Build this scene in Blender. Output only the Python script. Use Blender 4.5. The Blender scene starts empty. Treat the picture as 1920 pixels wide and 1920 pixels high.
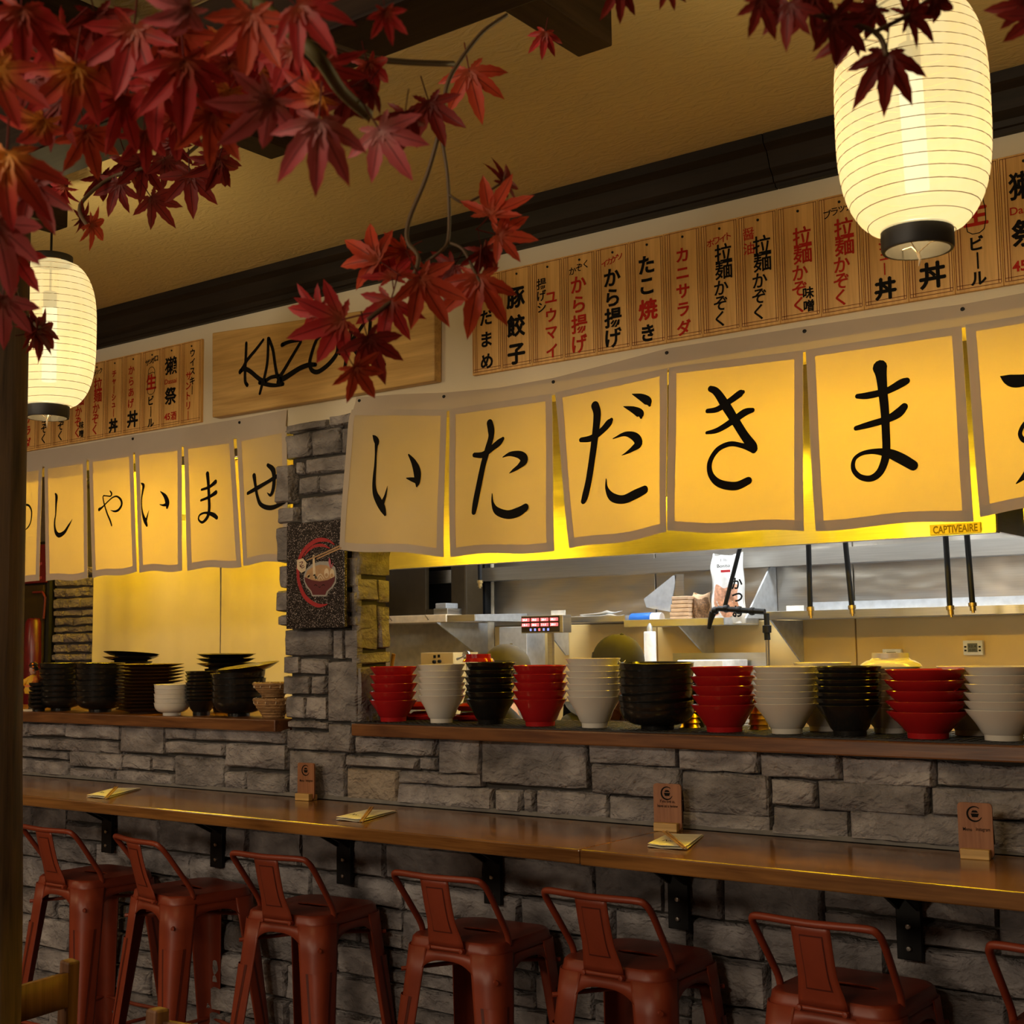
import bpy, bmesh, math, random
from mathutils import Vector, Matrix, noise
random.seed(7)
PI = math.pi
S = bpy.context.scene
COL = S.collection

# ---------------------------------------------------------------- camera
cam_d = bpy.data.cameras.new('camera'); cam = bpy.data.objects.new('camera', cam_d); COL.objects.link(cam)
cam.location = (0.0,-3.1302,1.55); cam.rotation_euler = (1.673255,0.01224,0.644063)
cam_d.sensor_width = 36; cam_d.lens = 36*2480/1920; cam_d.clip_start = .02
cam_d.dof.use_dof = True; cam_d.dof.focus_distance = 3.9; cam_d.dof.aperture_fstop = 14
S.camera = cam
S.view_settings.view_transform = 'Standard'; S.view_settings.look = 'None'
S.view_settings.gamma = 1; S.view_settings.use_curve_mapping = False
S.view_settings.exposure = 0.0
S.cycles.max_bounces = 8; S.cycles.transparent_max_bounces = 12
S.cycles.sample_clamp_indirect = 6
# ---------------------------------------------------------------- world and lamps
wd = bpy.data.worlds.new('world'); S.world = wd; wd.use_nodes = True
wd.node_tree.nodes['Background'].inputs[0].default_value = (1, .8, .55, 1)
wd.node_tree.nodes['Background'].inputs[1].default_value = .02
def area(name, loc, rot, sx, sy, power, col, spread=PI):
    d = bpy.data.lights.new(name, 'AREA'); d.shape = 'RECTANGLE'; d.size = sx; d.size_y = sy
    d.energy = power; d.color = col; d.spread = spread
    o = bpy.data.objects.new(name, d); o.location = loc; o.rotation_euler = rot; COL.objects.link(o); return o
WARM = (1, .69, .36); NEUT = (1, .82, .60); COOL = (.93, .97, 1); YEL = (1, .61, .01)
# unseen fill lights, added behind and beside the camera to light the dining side
area('dining_fill', (-4.2, -4.4, 2.80), (math.radians(45), 0, 0), .7, .7, 46, NEUT)
area('dining_fill', (-1.2, -4.5, 2.80), (math.radians(45), 0, 0), .7, .7, 39, NEUT)
area('low_fill', (-2.6, -5.7, 1.75), (math.radians(88), 0, 0), .6, .4, 30, NEUT)  # unseen low fill, added to brighten the wall under the bar
area('dining_fill', (-6.6, -2.6, 2.84), (0, 0, 0), .6, .6, 26, WARM)
# cool white kitchen lamps in the hood and on the kitchen ceiling
area('hood_lamp', (-3.4, 1.95, 2.62), (0, 0, 0), .9, .3, 27, COOL)
area('hood_lamp', (-1.9, 1.95, 2.62), (0, 0, 0), 1.1, .3, 36, COOL)
area('kitchen_lamp', (-5.2, 1.6, 2.84), (0, 0, 0), .6, .6, 12, NEUT)

# ---------------------------------------------------------------- helpers
def sm(t): t = max(0, min(1, t)); return t*t*(3-2*t)
class MB:
    def __init__(s): s.v = []; s.f = []; s.uv = None
    def add(s, vs, fs):
        b = len(s.v); s.v += [tuple(p) for p in vs]; s.f += [tuple(i+b for i in f) for f in fs]; return s
    def box(s, c, d, rot=None):
        x, y, z = d[0]/2, d[1]/2, d[2]/2
        P = [Vector((a*x, b*y, e*z)) for e in (-1, 1) for b in (-1, 1) for a in (-1, 1)]
        if rot is not None: P = [rot @ p for p in P]
        return s.add([p+Vector(c) for p in P], [(0,2,3,1),(4,5,7,6),(0,1,5,4),(2,6,7,3),(0,4,6,2),(1,3,7,5)])
    def bb(s, x0, x1, y0, y1, z0, z1): return s.box(((x0+x1)/2, (y0+y1)/2, (z0+z1)/2), (abs(x1-x0), abs(y1-y0), abs(z1-z0)))
    def lathe(s, prof, c=(0,0,0), n=32, M=None):
        m = len(prof); vs = []
        for i in range(n):
            a = 2*PI*i/n
            for r, z in prof:
                p = Vector((r*math.cos(a), r*math.sin(a), z))
                if M is not None: p = M @ p
                vs.append(p+Vector(c))
        fs = [(i*m+j, ((i+1)%n)*m+j, ((i+1)%n)*m+j+1, i*m+j+1) for i in range(n) for j in range(m-1)]
        return s.add(vs, fs)
    def cyl(s, a, b, r, n=12, r2=None): return s.tube([a, b], r if r2 is None else [r, r2], n)
    def tube(s, pts, r, n=8, cap=True, closed=False):
        pts = [Vector(p) for p in pts]; m = len(pts); rs = r if isinstance(r, (list, tuple)) else [r]*m
        vs = []; prev = None
        for i, p in enumerate(pts):
            if closed: t = (pts[(i+1)%m]-pts[i-1]).normalized()
            else: t = (pts[min(i+1, m-1)]-pts[max(i-1, 0)]).normalized()
            if prev is None:
                u = t.cross(Vector((0,0,1)) if abs(t.z) < .9 else Vector((1,0,0))).normalized()
            else:
                u = (prev-t*prev.dot(t)).normalized()
            prev = u; w = t.cross(u)
            vs += [p+(u*math.cos(2*PI*k/n)+w*math.sin(2*PI*k/n))*rs[i] for k in range(n)]
        L = m if closed else m-1
        fs = [(i*n+k, i*n+(k+1)%n, ((i+1)%m)*n+(k+1)%n, ((i+1)%m)*n+k) for i in range(L) for k in range(n)]
        if cap and not closed: fs += [tuple(reversed(range(n))), tuple((m-1)*n+k for k in range(n))]
        return s.add(vs, fs)
    def prism(s, poly, y0, y1, ax='y'):
        n = len(poly)
        def P(a, b, y): return {'y': (a, y, b), 'x': (y, a, b), 'z': (a, b, y)}[ax]
        vs = [P(a, b, y0) for a, b in poly]+[P(a, b, y1) for a, b in poly]
        return s.add(vs, [tuple(range(n)), tuple(reversed(range(n, 2*n)))]+[(i, i+n, (i+1)%n+n, (i+1)%n) for i in range(n)])
    def grid(s, fn, nu, nv):
        vs = [fn(i/nu, j/nv) for j in range(nv+1) for i in range(nu+1)]
        return s.add(vs, [(j*(nu+1)+i, j*(nu+1)+i+1, (j+1)*(nu+1)+i+1, (j+1)*(nu+1)+i) for j in range(nv) for i in range(nu)])
    def build(s, name, mat, parent=None, smooth=False, bevel=0, local=False, sub=0, solid=0):
        me = bpy.data.meshes.new(name)
        off = Vector((0,0,0))
        if parent is not None and not local:
            q = parent
            while q is not None: off += Vector(q.location); q = q.parent
        me.from_pydata([tuple(Vector(p)-off) for p in s.v], [], s.f); me.update()
        bm = bmesh.new(); bm.from_mesh(me); bmesh.ops.recalc_face_normals(bm, faces=bm.faces); bm.to_mesh(me); bm.free()
        if smooth:
            me.polygons.foreach_set('use_smooth', [True]*len(me.polygons))
            if smooth != 'all': me.set_sharp_from_angle(angle=math.radians(smooth if smooth is not True else 40))
        o = bpy.data.objects.new(name, me); COL.objects.link(o)
        if mat: me.materials.append(mat)
        if parent is not None: o.parent = parent
        if solid: k = o.modifiers.new('solid', 'SOLIDIFY'); k.thickness = solid; k.offset = 0
        if bevel: k = o.modifiers.new('bevel', 'BEVEL'); k.width = bevel; k.segments = 2; k.limit_method = 'ANGLE'
        if sub: k = o.modifiers.new('sub', 'SUBSURF'); k.levels = sub; k.render_levels = sub
        return o
def tag(o, label=None, cat=None, group=None, kind=None):
    if label: o['label'] = label
    if cat: o['category'] = cat
    if group: o['group'] = group
    if kind: o['kind'] = kind
    return o
def thing(name, label, cat, loc=(0,0,0), rz=0, group=None):
    o = bpy.data.objects.new(name, None); COL.objects.link(o); o.location = loc; o.rotation_euler = (0,0,rz)
    o.empty_display_size = .05
    return tag(o, label, cat, group)
def copy_tree(o, parent=None):
    c = o.copy(); COL.objects.link(c); c.parent = parent
    for ch in list(o.children): copy_tree(ch, c)
    return c

# ---------------------------------------------------------------- materials
def new_mat(name):
    m = bpy.data.materials.new(name); m.use_nodes = True; nt = m.node_tree
    return m, nt, nt.nodes['Principled BSDF']
def noise_tex(nt, scale, detail=4, stretch=None, obj=True, dist=0):
    tc = nt.nodes.new('ShaderNodeTexCoord'); n = nt.nodes.new('ShaderNodeTexNoise')
    n.inputs['Scale'].default_value = scale; n.inputs['Detail'].default_value = detail; n.inputs['Distortion'].default_value = dist
    mp = nt.nodes.new('ShaderNodeMapping'); mp.inputs['Scale'].default_value = stretch or (1,1,1)
    nt.links.new(tc.outputs['Object'], mp.inputs[0]); nt.links.new(mp.outputs[0], n.inputs['Vector']); return n
def ramp(nt, fac, stops):
    r = nt.nodes.new('ShaderNodeValToRGB'); e = r.color_ramp.elements
    while len(e) < len(stops): e.new(.5)
    for k, (p, c) in zip(e, stops): k.position = p; k.color = (*c, 1)
    nt.links.new(fac, r.inputs[0]); return r
def bump(nt, h, bs, strength=.3, dist=.005):
    b = nt.nodes.new('ShaderNodeBump'); b.inputs['Strength'].default_value = strength; b.inputs['Distance'].default_value = dist
    nt.links.new(h, b.inputs['Height']); nt.links.new(b.outputs[0], bs.inputs['Normal']); return b
def plain(name, col, rough=.5, metal=0, var=.12, scale=30, spec=.5, bmp=0):
    m, nt, b = new_mat(name)
    n = noise_tex(nt, scale)
    r = ramp(nt, n.outputs['Fac'], [(.3, [c*(1-var) for c in col]), (.7, [min(1, c*(1+var)) for c in col])])
    nt.links.new(r.outputs[0], b.inputs['Base Color'])
    b.inputs['Roughness'].default_value = rough; b.inputs['Metallic'].default_value = metal; b.inputs['Specular IOR Level'].default_value = spec
    if bmp: bump(nt, n.outputs['Fac'], b, bmp, .003)
    return m
def wood(name, c1, c2, rough=.35, axis=0, sc=1, coat=0, spec=.5):
    m, nt, b = new_mat(name)
    st = [14, 14, 14]; st[axis] = 1.2
    n = noise_tex(nt, 2.2*sc, 6, st, dist=.6)
    st2 = [60, 60, 60]; st2[axis] = 2.5
    n2 = noise_tex(nt, 3*sc, 3, st2)
    mx = nt.nodes.new('ShaderNodeMath'); mx.operation = 'MULTIPLY_ADD'; mx.inputs[1].default_value = .35
    nt.links.new(n2.outputs['Fac'], mx.inputs[0]); nt.links.new(n.outputs['Fac'], mx.inputs[2])
    r = ramp(nt, mx.outputs[0], [(.45, c1), (.82, c2)])
    nt.links.new(r.outputs[0], b.inputs['Base Color']); b.inputs['Roughness'].default_value = rough
    b.inputs['Specular IOR Level'].default_value = spec
    b.inputs['Coat Weight'].default_value = coat; b.inputs['Coat Roughness'].default_value = .12
    bump(nt, mx.outputs[0], b, .12, .002); return m
def emit(name, col, st):
    m, nt, b = new_mat(name); b.inputs['Base Color'].default_value = (0,0,0,1)
    b.inputs['Emission Color'].default_value = (*col, 1); b.inputs['Emission Strength'].default_value = st; return m
def cloth(name, col, trans, tcol):
    m, nt, b = new_mat(name); nt.nodes.remove(b); out = nt.nodes['Material Output']
    d = nt.nodes.new('ShaderNodeBsdfDiffuse'); t = nt.nodes.new('ShaderNodeBsdfTranslucent'); x = nt.nodes.new('ShaderNodeMixShader')
    n = noise_tex(nt, 9, 3); n2 = noise_tex(nt, 700, 2, (1, 1, .25))
    r = ramp(nt, n.outputs['Fac'], [(.3, [c*.94 for c in col]), (.7, col)])
    nt.links.new(r.outputs[0], d.inputs[0]); t.inputs[0].default_value = (*tcol, 1)
    x.inputs[0].default_value = trans
    bp = nt.nodes.new('ShaderNodeBump'); bp.inputs['Strength'].default_value = .15; bp.inputs['Distance'].default_value = .001
    nt.links.new(n2.outputs['Fac'], bp.inputs['Height']); nt.links.new(bp.outputs[0], d.inputs['Normal'])
    nt.links.new(d.outputs[0], x.inputs[1]); nt.links.new(t.outputs[0], x.inputs[2]); nt.links.new(x.outputs[0], out.inputs[0]); return m
def stone_mat(name, cols, rough=.85):
    m, nt, b = new_mat(name)
    oi = nt.nodes.new('ShaderNodeObjectInfo')
    n = noise_tex(nt, 9, 6, (1,1,1.6), dist=.4); n2 = noise_tex(nt, 48, 5, (1,1,1.35))
    r = ramp(nt, n.outputs['Fac'], [(.3, cols[0]), (.52, cols[1]), (.75, cols[2])])
    hs = nt.nodes.new('ShaderNodeHueSaturation'); mr = nt.nodes.new('ShaderNodeMapRange')
    mr.inputs['To Min'].default_value = .78; mr.inputs['To Max'].default_value = 1.2
    nt.links.new(oi.outputs['Random'], mr.inputs['Value']); nt.links.new(mr.outputs[0], hs.inputs['Value'])
    nt.links.new(r.outputs[0], hs.inputs['Color']); nt.links.new(hs.outputs[0], b.inputs['Base Color'])
    b.inputs['Roughness'].default_value = rough; b.inputs['Specular IOR Level'].default_value = .25
    n4 = noise_tex(nt, 11, 3, (1,1,1.5), dist=.9); rd = nt.nodes.new('ShaderNodeMath'); rd.operation = 'PINGPONG'; rd.inputs[1].default_value = .13
    nt.links.new(n4.outputs['Fac'], rd.inputs[0])
    a = nt.nodes.new('ShaderNodeMath'); a.operation = 'MULTIPLY_ADD'; a.inputs[1].default_value = .6
    nt.links.new(n2.outputs['Fac'], a.inputs[0]); nt.links.new(n.outputs['Fac'], a.inputs[2])
    a2 = nt.nodes.new('ShaderNodeMath'); a2.operation = 'MULTIPLY_ADD'; a2.inputs[1].default_value = 1.5
    nt.links.new(rd.outputs[0], a2.inputs[0]); nt.links.new(a.outputs[0], a2.inputs[2])
    bump(nt, a2.outputs[0], b, 1.0, .02); return m
def steel(name, col=(.55,.55,.55), rough=.28, wavy=.0, st=(1,1,40)):
    m, nt, b = new_mat(name); n = noise_tex(nt, 6, 4, st); n3 = noise_tex(nt, 2.2, 2, (1,1,2.5))
    r = ramp(nt, n.outputs['Fac'], [(.3, [c*.85 for c in col]), (.7, col)])
    nt.links.new(r.outputs[0], b.inputs['Base Color']); b.inputs['Metallic'].default_value = 1; b.inputs['Roughness'].default_value = rough
    if wavy: bump(nt, n3.outputs['Fac'], b, wavy, .05)
    return m
M = {}
def plaster(name, c, sc, st, rough=.9):
    m, nt, b = new_mat(name); n = noise_tex(nt, sc, 6, (1, 2.2, 1), dist=1.2); n2 = noise_tex(nt, 1.3, 3)
    r = ramp(nt, n2.outputs['Fac'], [(.3, [k*.93 for k in c]), (.7, c)]); nt.links.new(r.outputs[0], b.inputs['Base Color'])
    b.inputs['Roughness'].default_value = rough; b.inputs['Specular IOR Level'].default_value = .2; bump(nt, n.outputs['Fac'], b, st, .01); return m
M['ceiling'] = plaster('ceiling plaster', (.68, .56, .29), 19, .5)
M['wall'] = plaster('wall paint', (.78, .70, .54), 90, .08)
M['dining'] = plain('dining wall', (.30, .22, .14), .9)
M['mortar'] = plain('mortar', (.05, .045, .04), .95)
M['stone'] = stone_mat('stone', [(.15,.137,.14), (.285,.262,.262), (.48,.447,.44)])
M['beige'] = stone_mat('beige stone', [(.30,.24,.185), (.36,.295,.23), (.42,.35,.28)])
M['grout'] = plain('grout', (.20,.185,.17), .95)
M['stone_far'] = stone_mat('dark stone', [(.13,.11,.11), (.22,.19,.19), (.3,.26,.26)])
M['floor'] = wood('floor boards', (.06,.035,.02), (.12,.07,.04), .5)
M['mould'] = wood('dark moulding wood', (.011,.008,.005), (.024,.016,.010), .55, spec=.22)
M['beam'] = wood('dark beam wood', (.016,.008,.005), (.036,.02,.011), .6, spec=.12)
M['beam_y'] = wood('dark rafter wood', (.018,.01,.006), (.042,.024,.014), .6, 1, spec=.12)
M['post'] = wood('post wood', (.028,.015,.007), (.11,.062,.028), .6, 2, 1.2)
M['bar'] = wood('bar top wood', (.115,.043,.010), (.275,.118,.029), .24, 0, 1, .5)
M['ledge'] = wood('ledge wood', (.085,.028,.009), (.21,.085,.028), .34, 0, 1.3)
M['pine'] = wood('pine board', (.44,.25,.07), (.72,.46,.16), .45, 0, .8)
M['plaque'] = wood('plaque wood', (.60,.31,.075), (.84,.49,.15), .5, 2, 1.1)
M['sign_wood'] = wood('small sign wood', (.24,.09,.035), (.36,.15,.065), .5, 2, 2)
M['chair'] = wood('chair wood', (.10,.045,.022), (.22,.11,.06), .5, 2, spec=.25)
M['tabletop'] = wood('table wood', (.30,.12,.02), (.46,.21,.05), .3, 0)
M['cloth'] = cloth('noren cloth', (.80,.70,.55), .54, (.54,.42,.14))
M['hem'] = cloth('noren hem', (.66,.57,.47), .2, (.44,.35,.21))
M['curtain'] = cloth('curtain cloth', (.78,.68,.48), .3, (.8,.7,.45))
M['ink'] = plain('black ink', (.009,.008,.007), .7, spec=.08)
M['red_ink'] = plain('red ink', (.48,.022,.012), .65, spec=.1)
M['line_ink'] = plain('frame ink', (.16,.028,.014), .7, spec=.1)
M['stool'] = plain('rust red paint', (.235,.036,.014), .42, 0, .12, 14)
M['groove'] = plain('groove shade paint', (.09,.012,.006), .5)  # darker stool red, the shade of pressed grooves put into the colour
M['iron'] = plain('black iron', (.006,.006,.0065), .5, 0, .2, spec=.25)
M['bolt'] = plain('bolt steel', (.55,.53,.5), .3, 1)
M['red'] = plain('red glaze', (.40,.012,.014), .16, 0, .05, 8)
M['white'] = plain('white melamine', (.70,.66,.60), .22, 0, .04, 8)
M['black'] = plain('black glaze', (.012,.0115,.011), .2, 0, .2, 8)
M['brown'] = plain('brown plate glaze', (.065,.032,.015), .25, 0, .15, 8)
M['gold'] = plain('gold', (.75,.5,.12), .3, 1)
M['rubber'] = plain('mat rubber', (.012,.011,.01), .6)
M['steel'] = steel('stainless steel', (.58,.57,.55), .3, .0)
M['panel'] = steel('back panel steel', (.60,.57,.52), .3, .35)
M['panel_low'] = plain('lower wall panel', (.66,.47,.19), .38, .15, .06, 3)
M['hood'] = steel('hood steel', (.62,.60,.55), .33, .12)
M['umber'] = plain('umber print', (.16,.09,.02), .5)
M['plate_y'] = plain('logo plate', (.75,.62,.2), .4)
M['galv'] = plain('grey shelf steel', (.5,.52,.54), .4, .6)
M['whitep'] = plain('white plastic', (.78,.78,.76), .4)
M['pale'] = plain('pale tile', (.62,.55,.42), .4)
M['kraft'] = plain('kraft paper', (.52,.34,.2), .8)
M['blue'] = plain('blue plastic', (.02,.13,.5), .3)
M['dark'] = plain('dark appliance', (.034,.022,.009), .55, spec=.2)
M['brass'] = plain('brass', (.5,.37,.16), .35, 1)
M['wicker'] = wood('wicker', (.16,.075,.025), (.45,.26,.11), .6, 0, 6)
M['paper'] = plain('napkin paper', (.95,.89,.74), .8)
M['bamboo'] = plain('chopstick wood', (.42,.24,.09), .6)
M['skin'] = plain('skin', (.5,.29,.2), .5)
M['hair'] = plain('hair', (.015,.012,.01), .5)
M['cap'] = plain('dark cap cloth', (.03,.03,.033), .8)
M['cap2'] = plain('olive cap cloth', (.055,.045,.02), .8)
M['shirt'] = plain('black shirt', (.02,.02,.022), .9)
M['pants'] = plain('dark trousers', (.03,.03,.035), .9)
M['lcd'] = plain('lcd', (.12,.13,.1), .3)
M['stem'] = plain('vine stem', (.12,.07,.03), .6)
M['stem_g'] = plain('green stem', (.12,.1,.03), .6)
M['cream'] = plain('cream', (.74,.6,.42), .6)
M['tan'] = plain('noodle tan', (.5,.3,.15), .6)
M['maroon'] = plain('maroon print', (.12,.012,.018), .5)
M['logo_red'] = plain('logo red', (.42,.015,.02), .5)
M['pink'] = plain('pink print', (.5,.1,.14), .5)
M['grey_line'] = plain('grey outline', (.4,.38,.36), .5)
M['soda_red'] = plain('cooler red', (.10,.004,.011), .3)
M['yellow'] = plain('yellow silk', (.75,.42,.02), .6)
M['orange'] = plain('orange silk', (.7,.2,.04), .6)
M['flakes'] = plain('bonito flakes', (.6,.3,.18), .7, 0, .35, 90)
M['herb'] = plain('brown flakes', (.17,.09,.04), .8, 0, .5, 120)
def leaf_mat(name, mid, edge, tip):
    m, nt, b = new_mat(name); nt.nodes.remove(b); out = nt.nodes['Material Output']
    tc = nt.nodes.new('ShaderNodeTexCoord'); ln = nt.nodes.new('ShaderNodeVectorMath'); ln.operation = 'LENGTH'
    nt.links.new(tc.outputs['Object'], ln.inputs[0])
    n = noise_tex(nt, 3.5, 4)
    ad = nt.nodes.new('ShaderNodeMath'); ad.operation = 'MULTIPLY_ADD'; ad.inputs[1].default_value = .5; ad.inputs[2].default_value = -.25
    a2 = nt.nodes.new('ShaderNodeMath'); a2.operation = 'ADD'
    nt.links.new(n.outputs['Fac'], ad.inputs[0]); nt.links.new(ad.outputs[0], a2.inputs[0]); nt.links.new(ln.outputs['Value'], a2.inputs[1])
    r = ramp(nt, a2.outputs[0], [(0, mid), (.4, edge), (1, tip)])
    uv = nt.nodes.new('ShaderNodeUVMap'); sp = nt.nodes.new('ShaderNodeSeparateXYZ'); nt.links.new(uv.outputs[0], sp.inputs[0])
    lt = nt.nodes.new('ShaderNodeMath'); lt.operation = 'LESS_THAN'; lt.inputs[1].default_value = .07
    nt.links.new(sp.outputs[0], lt.inputs[0])
    mx = nt.nodes.new('ShaderNodeMixRGB'); mx.inputs[2].default_value = (*[c*.35 for c in edge], 1)
    nt.links.new(lt.outputs[0], mx.inputs[0]); nt.links.new(r.outputs[0], mx.inputs[1])
    d = nt.nodes.new('ShaderNodeBsdfDiffuse'); t = nt.nodes.new('ShaderNodeBsdfTranslucent'); x = nt.nodes.new('ShaderNodeMixShader')
    g = nt.nodes.new('ShaderNodeBsdfGlossy'); g.inputs['Roughness'].default_value = .5; y = nt.nodes.new('ShaderNodeMixShader'); y.inputs[0].default_value = .025
    nt.links.new(mx.outputs[0], d.inputs[0]); nt.links.new(mx.outputs[0], t.inputs[0]); x.inputs[0].default_value = .35
    nt.links.new(d.outputs[0], x.inputs[1]); nt.links.new(t.outputs[0], x.inputs[2])
    nt.links.new(x.outputs[0], y.inputs[1]); nt.links.new(g.outputs[0], y.inputs[2]); nt.links.new(y.outputs[0], out.inputs[0]); return m
M['leaf_a'] = leaf_mat('red maple leaf', (.40,.08,.03), (.48,.03,.03), (.55,.05,.05))
M['leaf_b'] = leaf_mat('orange hearted maple leaf', (.85,.40,.06), (.58,.07,.035), (.50,.035,.04))
M['leaf_c'] = leaf_mat('dusky pink maple leaf', (.46,.18,.15), (.55,.11,.12), (.56,.08,.09))
M['leaf_d'] = leaf_mat('dark maple leaf', (.17,.025,.014), (.24,.018,.014), (.28,.03,.018))
M['leaf_e'] = leaf_mat('brick red maple leaf', (.50,.10,.04), (.55,.06,.025), (.62,.09,.035))
# ---------------------------------------------------------------- the room
CZ = 2.867
def struct(name, mb, mat, **k):
    o = mb.build(name, mat, None, **k); o['kind'] = 'structure'; return o
struct('floor', MB().bb(-8, 2.2, -6, 3.2, -.05, 0), M['floor'])
struct('ceiling', MB().bb(-8, 2.2, -6, 3.2, CZ, CZ+.05), M['ceiling'])
struct('wall_left', MB().bb(-8.05, -8, -6, 3.2, 0, CZ), M['dining'])
struct('wall_right', MB().bb(2.2, 2.25, -6, 3.2, 0, CZ), M['dining'])
struct('wall_front', MB().bb(-8, 2.2, -6.05, -6, 0, CZ), M['dining'])
PX0, PX1 = -3.290, -2.966          # the stone pillar between the two serving openings
wb = MB().bb(-8, 2.2, .0, .15, 2.30, CZ)
wall_back = struct('wall_back', wb, M['wall'])
core = MB().bb(-8, 2.2, .012, .15, 0, 1.281).bb(PX0+.004, PX1-.012, .012, .14, 1.281, 2.30)
co = core.build('mortar_core', M['mortar'], wall_back)
def stone_mb(x0, x1, z0, z1, d, seed, frame=None, gap=.0035, amp=1.0):
    "rough faced stone as a height field; frame maps (across, out, up) to world"
    x0 += gap; x1 -= gap; z0 += gap; z1 -= gap
    w, h = x1-x0, z1-z0; nu = max(3, min(9, round(w/.035))); nv = max(2, min(6, round(h/.03)))
    e = min(.0055, w*.12, h*.12)
    us = [0, e/w*.55]+[e/w*1.4+(1-2.8*e/w)*i/nu for i in range(nu+1)]+[1-e/w*.55, 1]
    vs = [0, e/h*.55]+[e/h*1.4+(1-2.8*e/h)*i/nv for i in range(nv+1)]+[1-e/h*.55, 1]
    P = []; rnd = random.Random(seed); ta, tb = rnd.uniform(-.02, .02)*amp, rnd.uniform(-.05, .05)*amp; gap *= .75
    for j, v in enumerate(vs):
        for i, u in enumerate(us):
            x, z = x0+u*w, z0+v*h
            q = Vector((x*6+seed*3.1, z*9, seed*1.7)); k = noise.noise(q); k2 = noise.noise(q*3.1); k3 = abs(noise.noise(q*1.7+Vector((9,4,2))))
            ed = min(min(i, len(us)-1-i), min(j, len(vs)-1-j))
            if ed <= 1:
                x += noise.noise(Vector((x*14, z*14, seed)))*.0055*amp*(1 if .1 < u < .9 or ed == 0 else .6)
                z += noise.noise(Vector((x*16+5, z*5, seed*2)))*.0055*amp
            y = -.012 if ed == 0 else d*.62 if ed == 1 else d+(k*.009+k2*.006-k3*.009)*amp+ta*(x-x0-w/2)+tb*(z-z0-h/2)
            if ed >= 1: y = max(y, .002)
            P.append((x, -y, z) if frame is None else frame(x, y, z))
    n = len(us)
    return MB().add(P, [(j*n+i, j*n+i+1, (j+1)*n+i+1, (j+1)*n+i) for j in range(len(vs)-1) for i in range(n-1)])
sc = 0
def stone(r, d=.022, frame=None, mat='stone', parent=None, amp=1.0, label=None):
    global sc; sc += 1
    o = stone_mb(*r, d, sc, frame, amp=amp).build('stone', M[mat], parent or wall_back, smooth=50)
    if label: o['label'] = label
    return o
# knee wall, stones between bar and ledge (left to right)
KNEE = [(-4.928,-4.774,1.22,1.276),(-4.771,-4.522,1.224,1.281),(-4.518,-4.18,1.221,1.284),(-4.176,-3.921,1.177,1.289),(-3.92,-3.752,1.235,1.286),(-3.751,-3.292,1.236,1.292),(-4.926,-4.619,1.174,1.219),(-4.616,-4.179,1.169,1.223),(-4.924,-4.497,1.137,1.171),(-3.915,-3.596,1.184,1.234),(-3.594,-3.29,1.151,1.238),(-4.921,-4.493,1.058,1.136),(-4.492,-4.16,1.112,1.18),(-4.157,-3.994,1.119,1.177),(-3.992,-3.862,1.123,1.177),(-4.488,-4.196,1.07,1.116),(-4.195,-3.867,1.068,1.119),(-3.862,-3.595,1.081,1.184),(-3.593,-3.482,1.089,1.142),(-3.48,-3.285,1.089,1.146)]
KNEE += [(-3.277,-3.096,1.292,1.322),(-3.096,-2.983,1.218,1.316),(-3.289,-3.067,1.221,1.29),(-3.277,-3.014,1.081,1.224),(-2.976,-2.634,1.221,1.282),(-3.014,-2.706,1.177,1.219),(-2.705,-2.631,1.181,1.223),(-2.63,-2.463,1.173,1.284),(-2.463,-2.082,1.15,1.289),(-2.79,-2.459,1.134,1.18),(-2.791,-2.416,1.073,1.141),(-2.414,-2.311,1.083,1.143)]
BEIGE = [(-3.012,-2.79,1.08,1.178)]
KNEE += [(-2.309,-2.265,1.083,1.145),(-2.264,-2.017,1.077,1.149),(-2.08,-1.796,1.224,1.29),(-2.074,-1.786,1.142,1.231),(-2.017,-1.786,1.082,1.145),(-1.796,-1.556,1.218,1.284),(-1.786,-1.526,1.11,1.224),(-1.788,-1.527,1.078,1.121)]
KNEE += [(-1.556,-1.337,1.212,1.278),(-1.337,-1.103,1.205,1.277),(-1.103,-0.851,1.21,1.273),(-1.54,-1.529,1.114,1.212),(-1.529,-1.403,1.143,1.215),(-1.402,-1.118,1.137,1.219),(-1.118,-0.854,1.143,1.217),(-1.526,-1.319,1.094,1.146),(-1.32,-0.979,1.068,1.154),(-0.979,-0.857,1.094,1.148),(-0.98,-0.831,1.057,1.095),(-1.528,-1.321,1.068,1.101)]
KNEE = [(a, b, 1.0715 if c < 1.1 else c, d) for a, b, c, d in KNEE]
for r in KNEE: stone(r, .019)
for r in BEIGE: stone((r[0], r[1], 1.0715, r[3]), .016, None, 'beige', amp=.3, label='smooth beige stone, paler than the rest')
MB().bb(-8, 2.2, -.014, .011, 1.0712, 1.083).build('grout_strip', M['grout'], wall_back)
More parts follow.
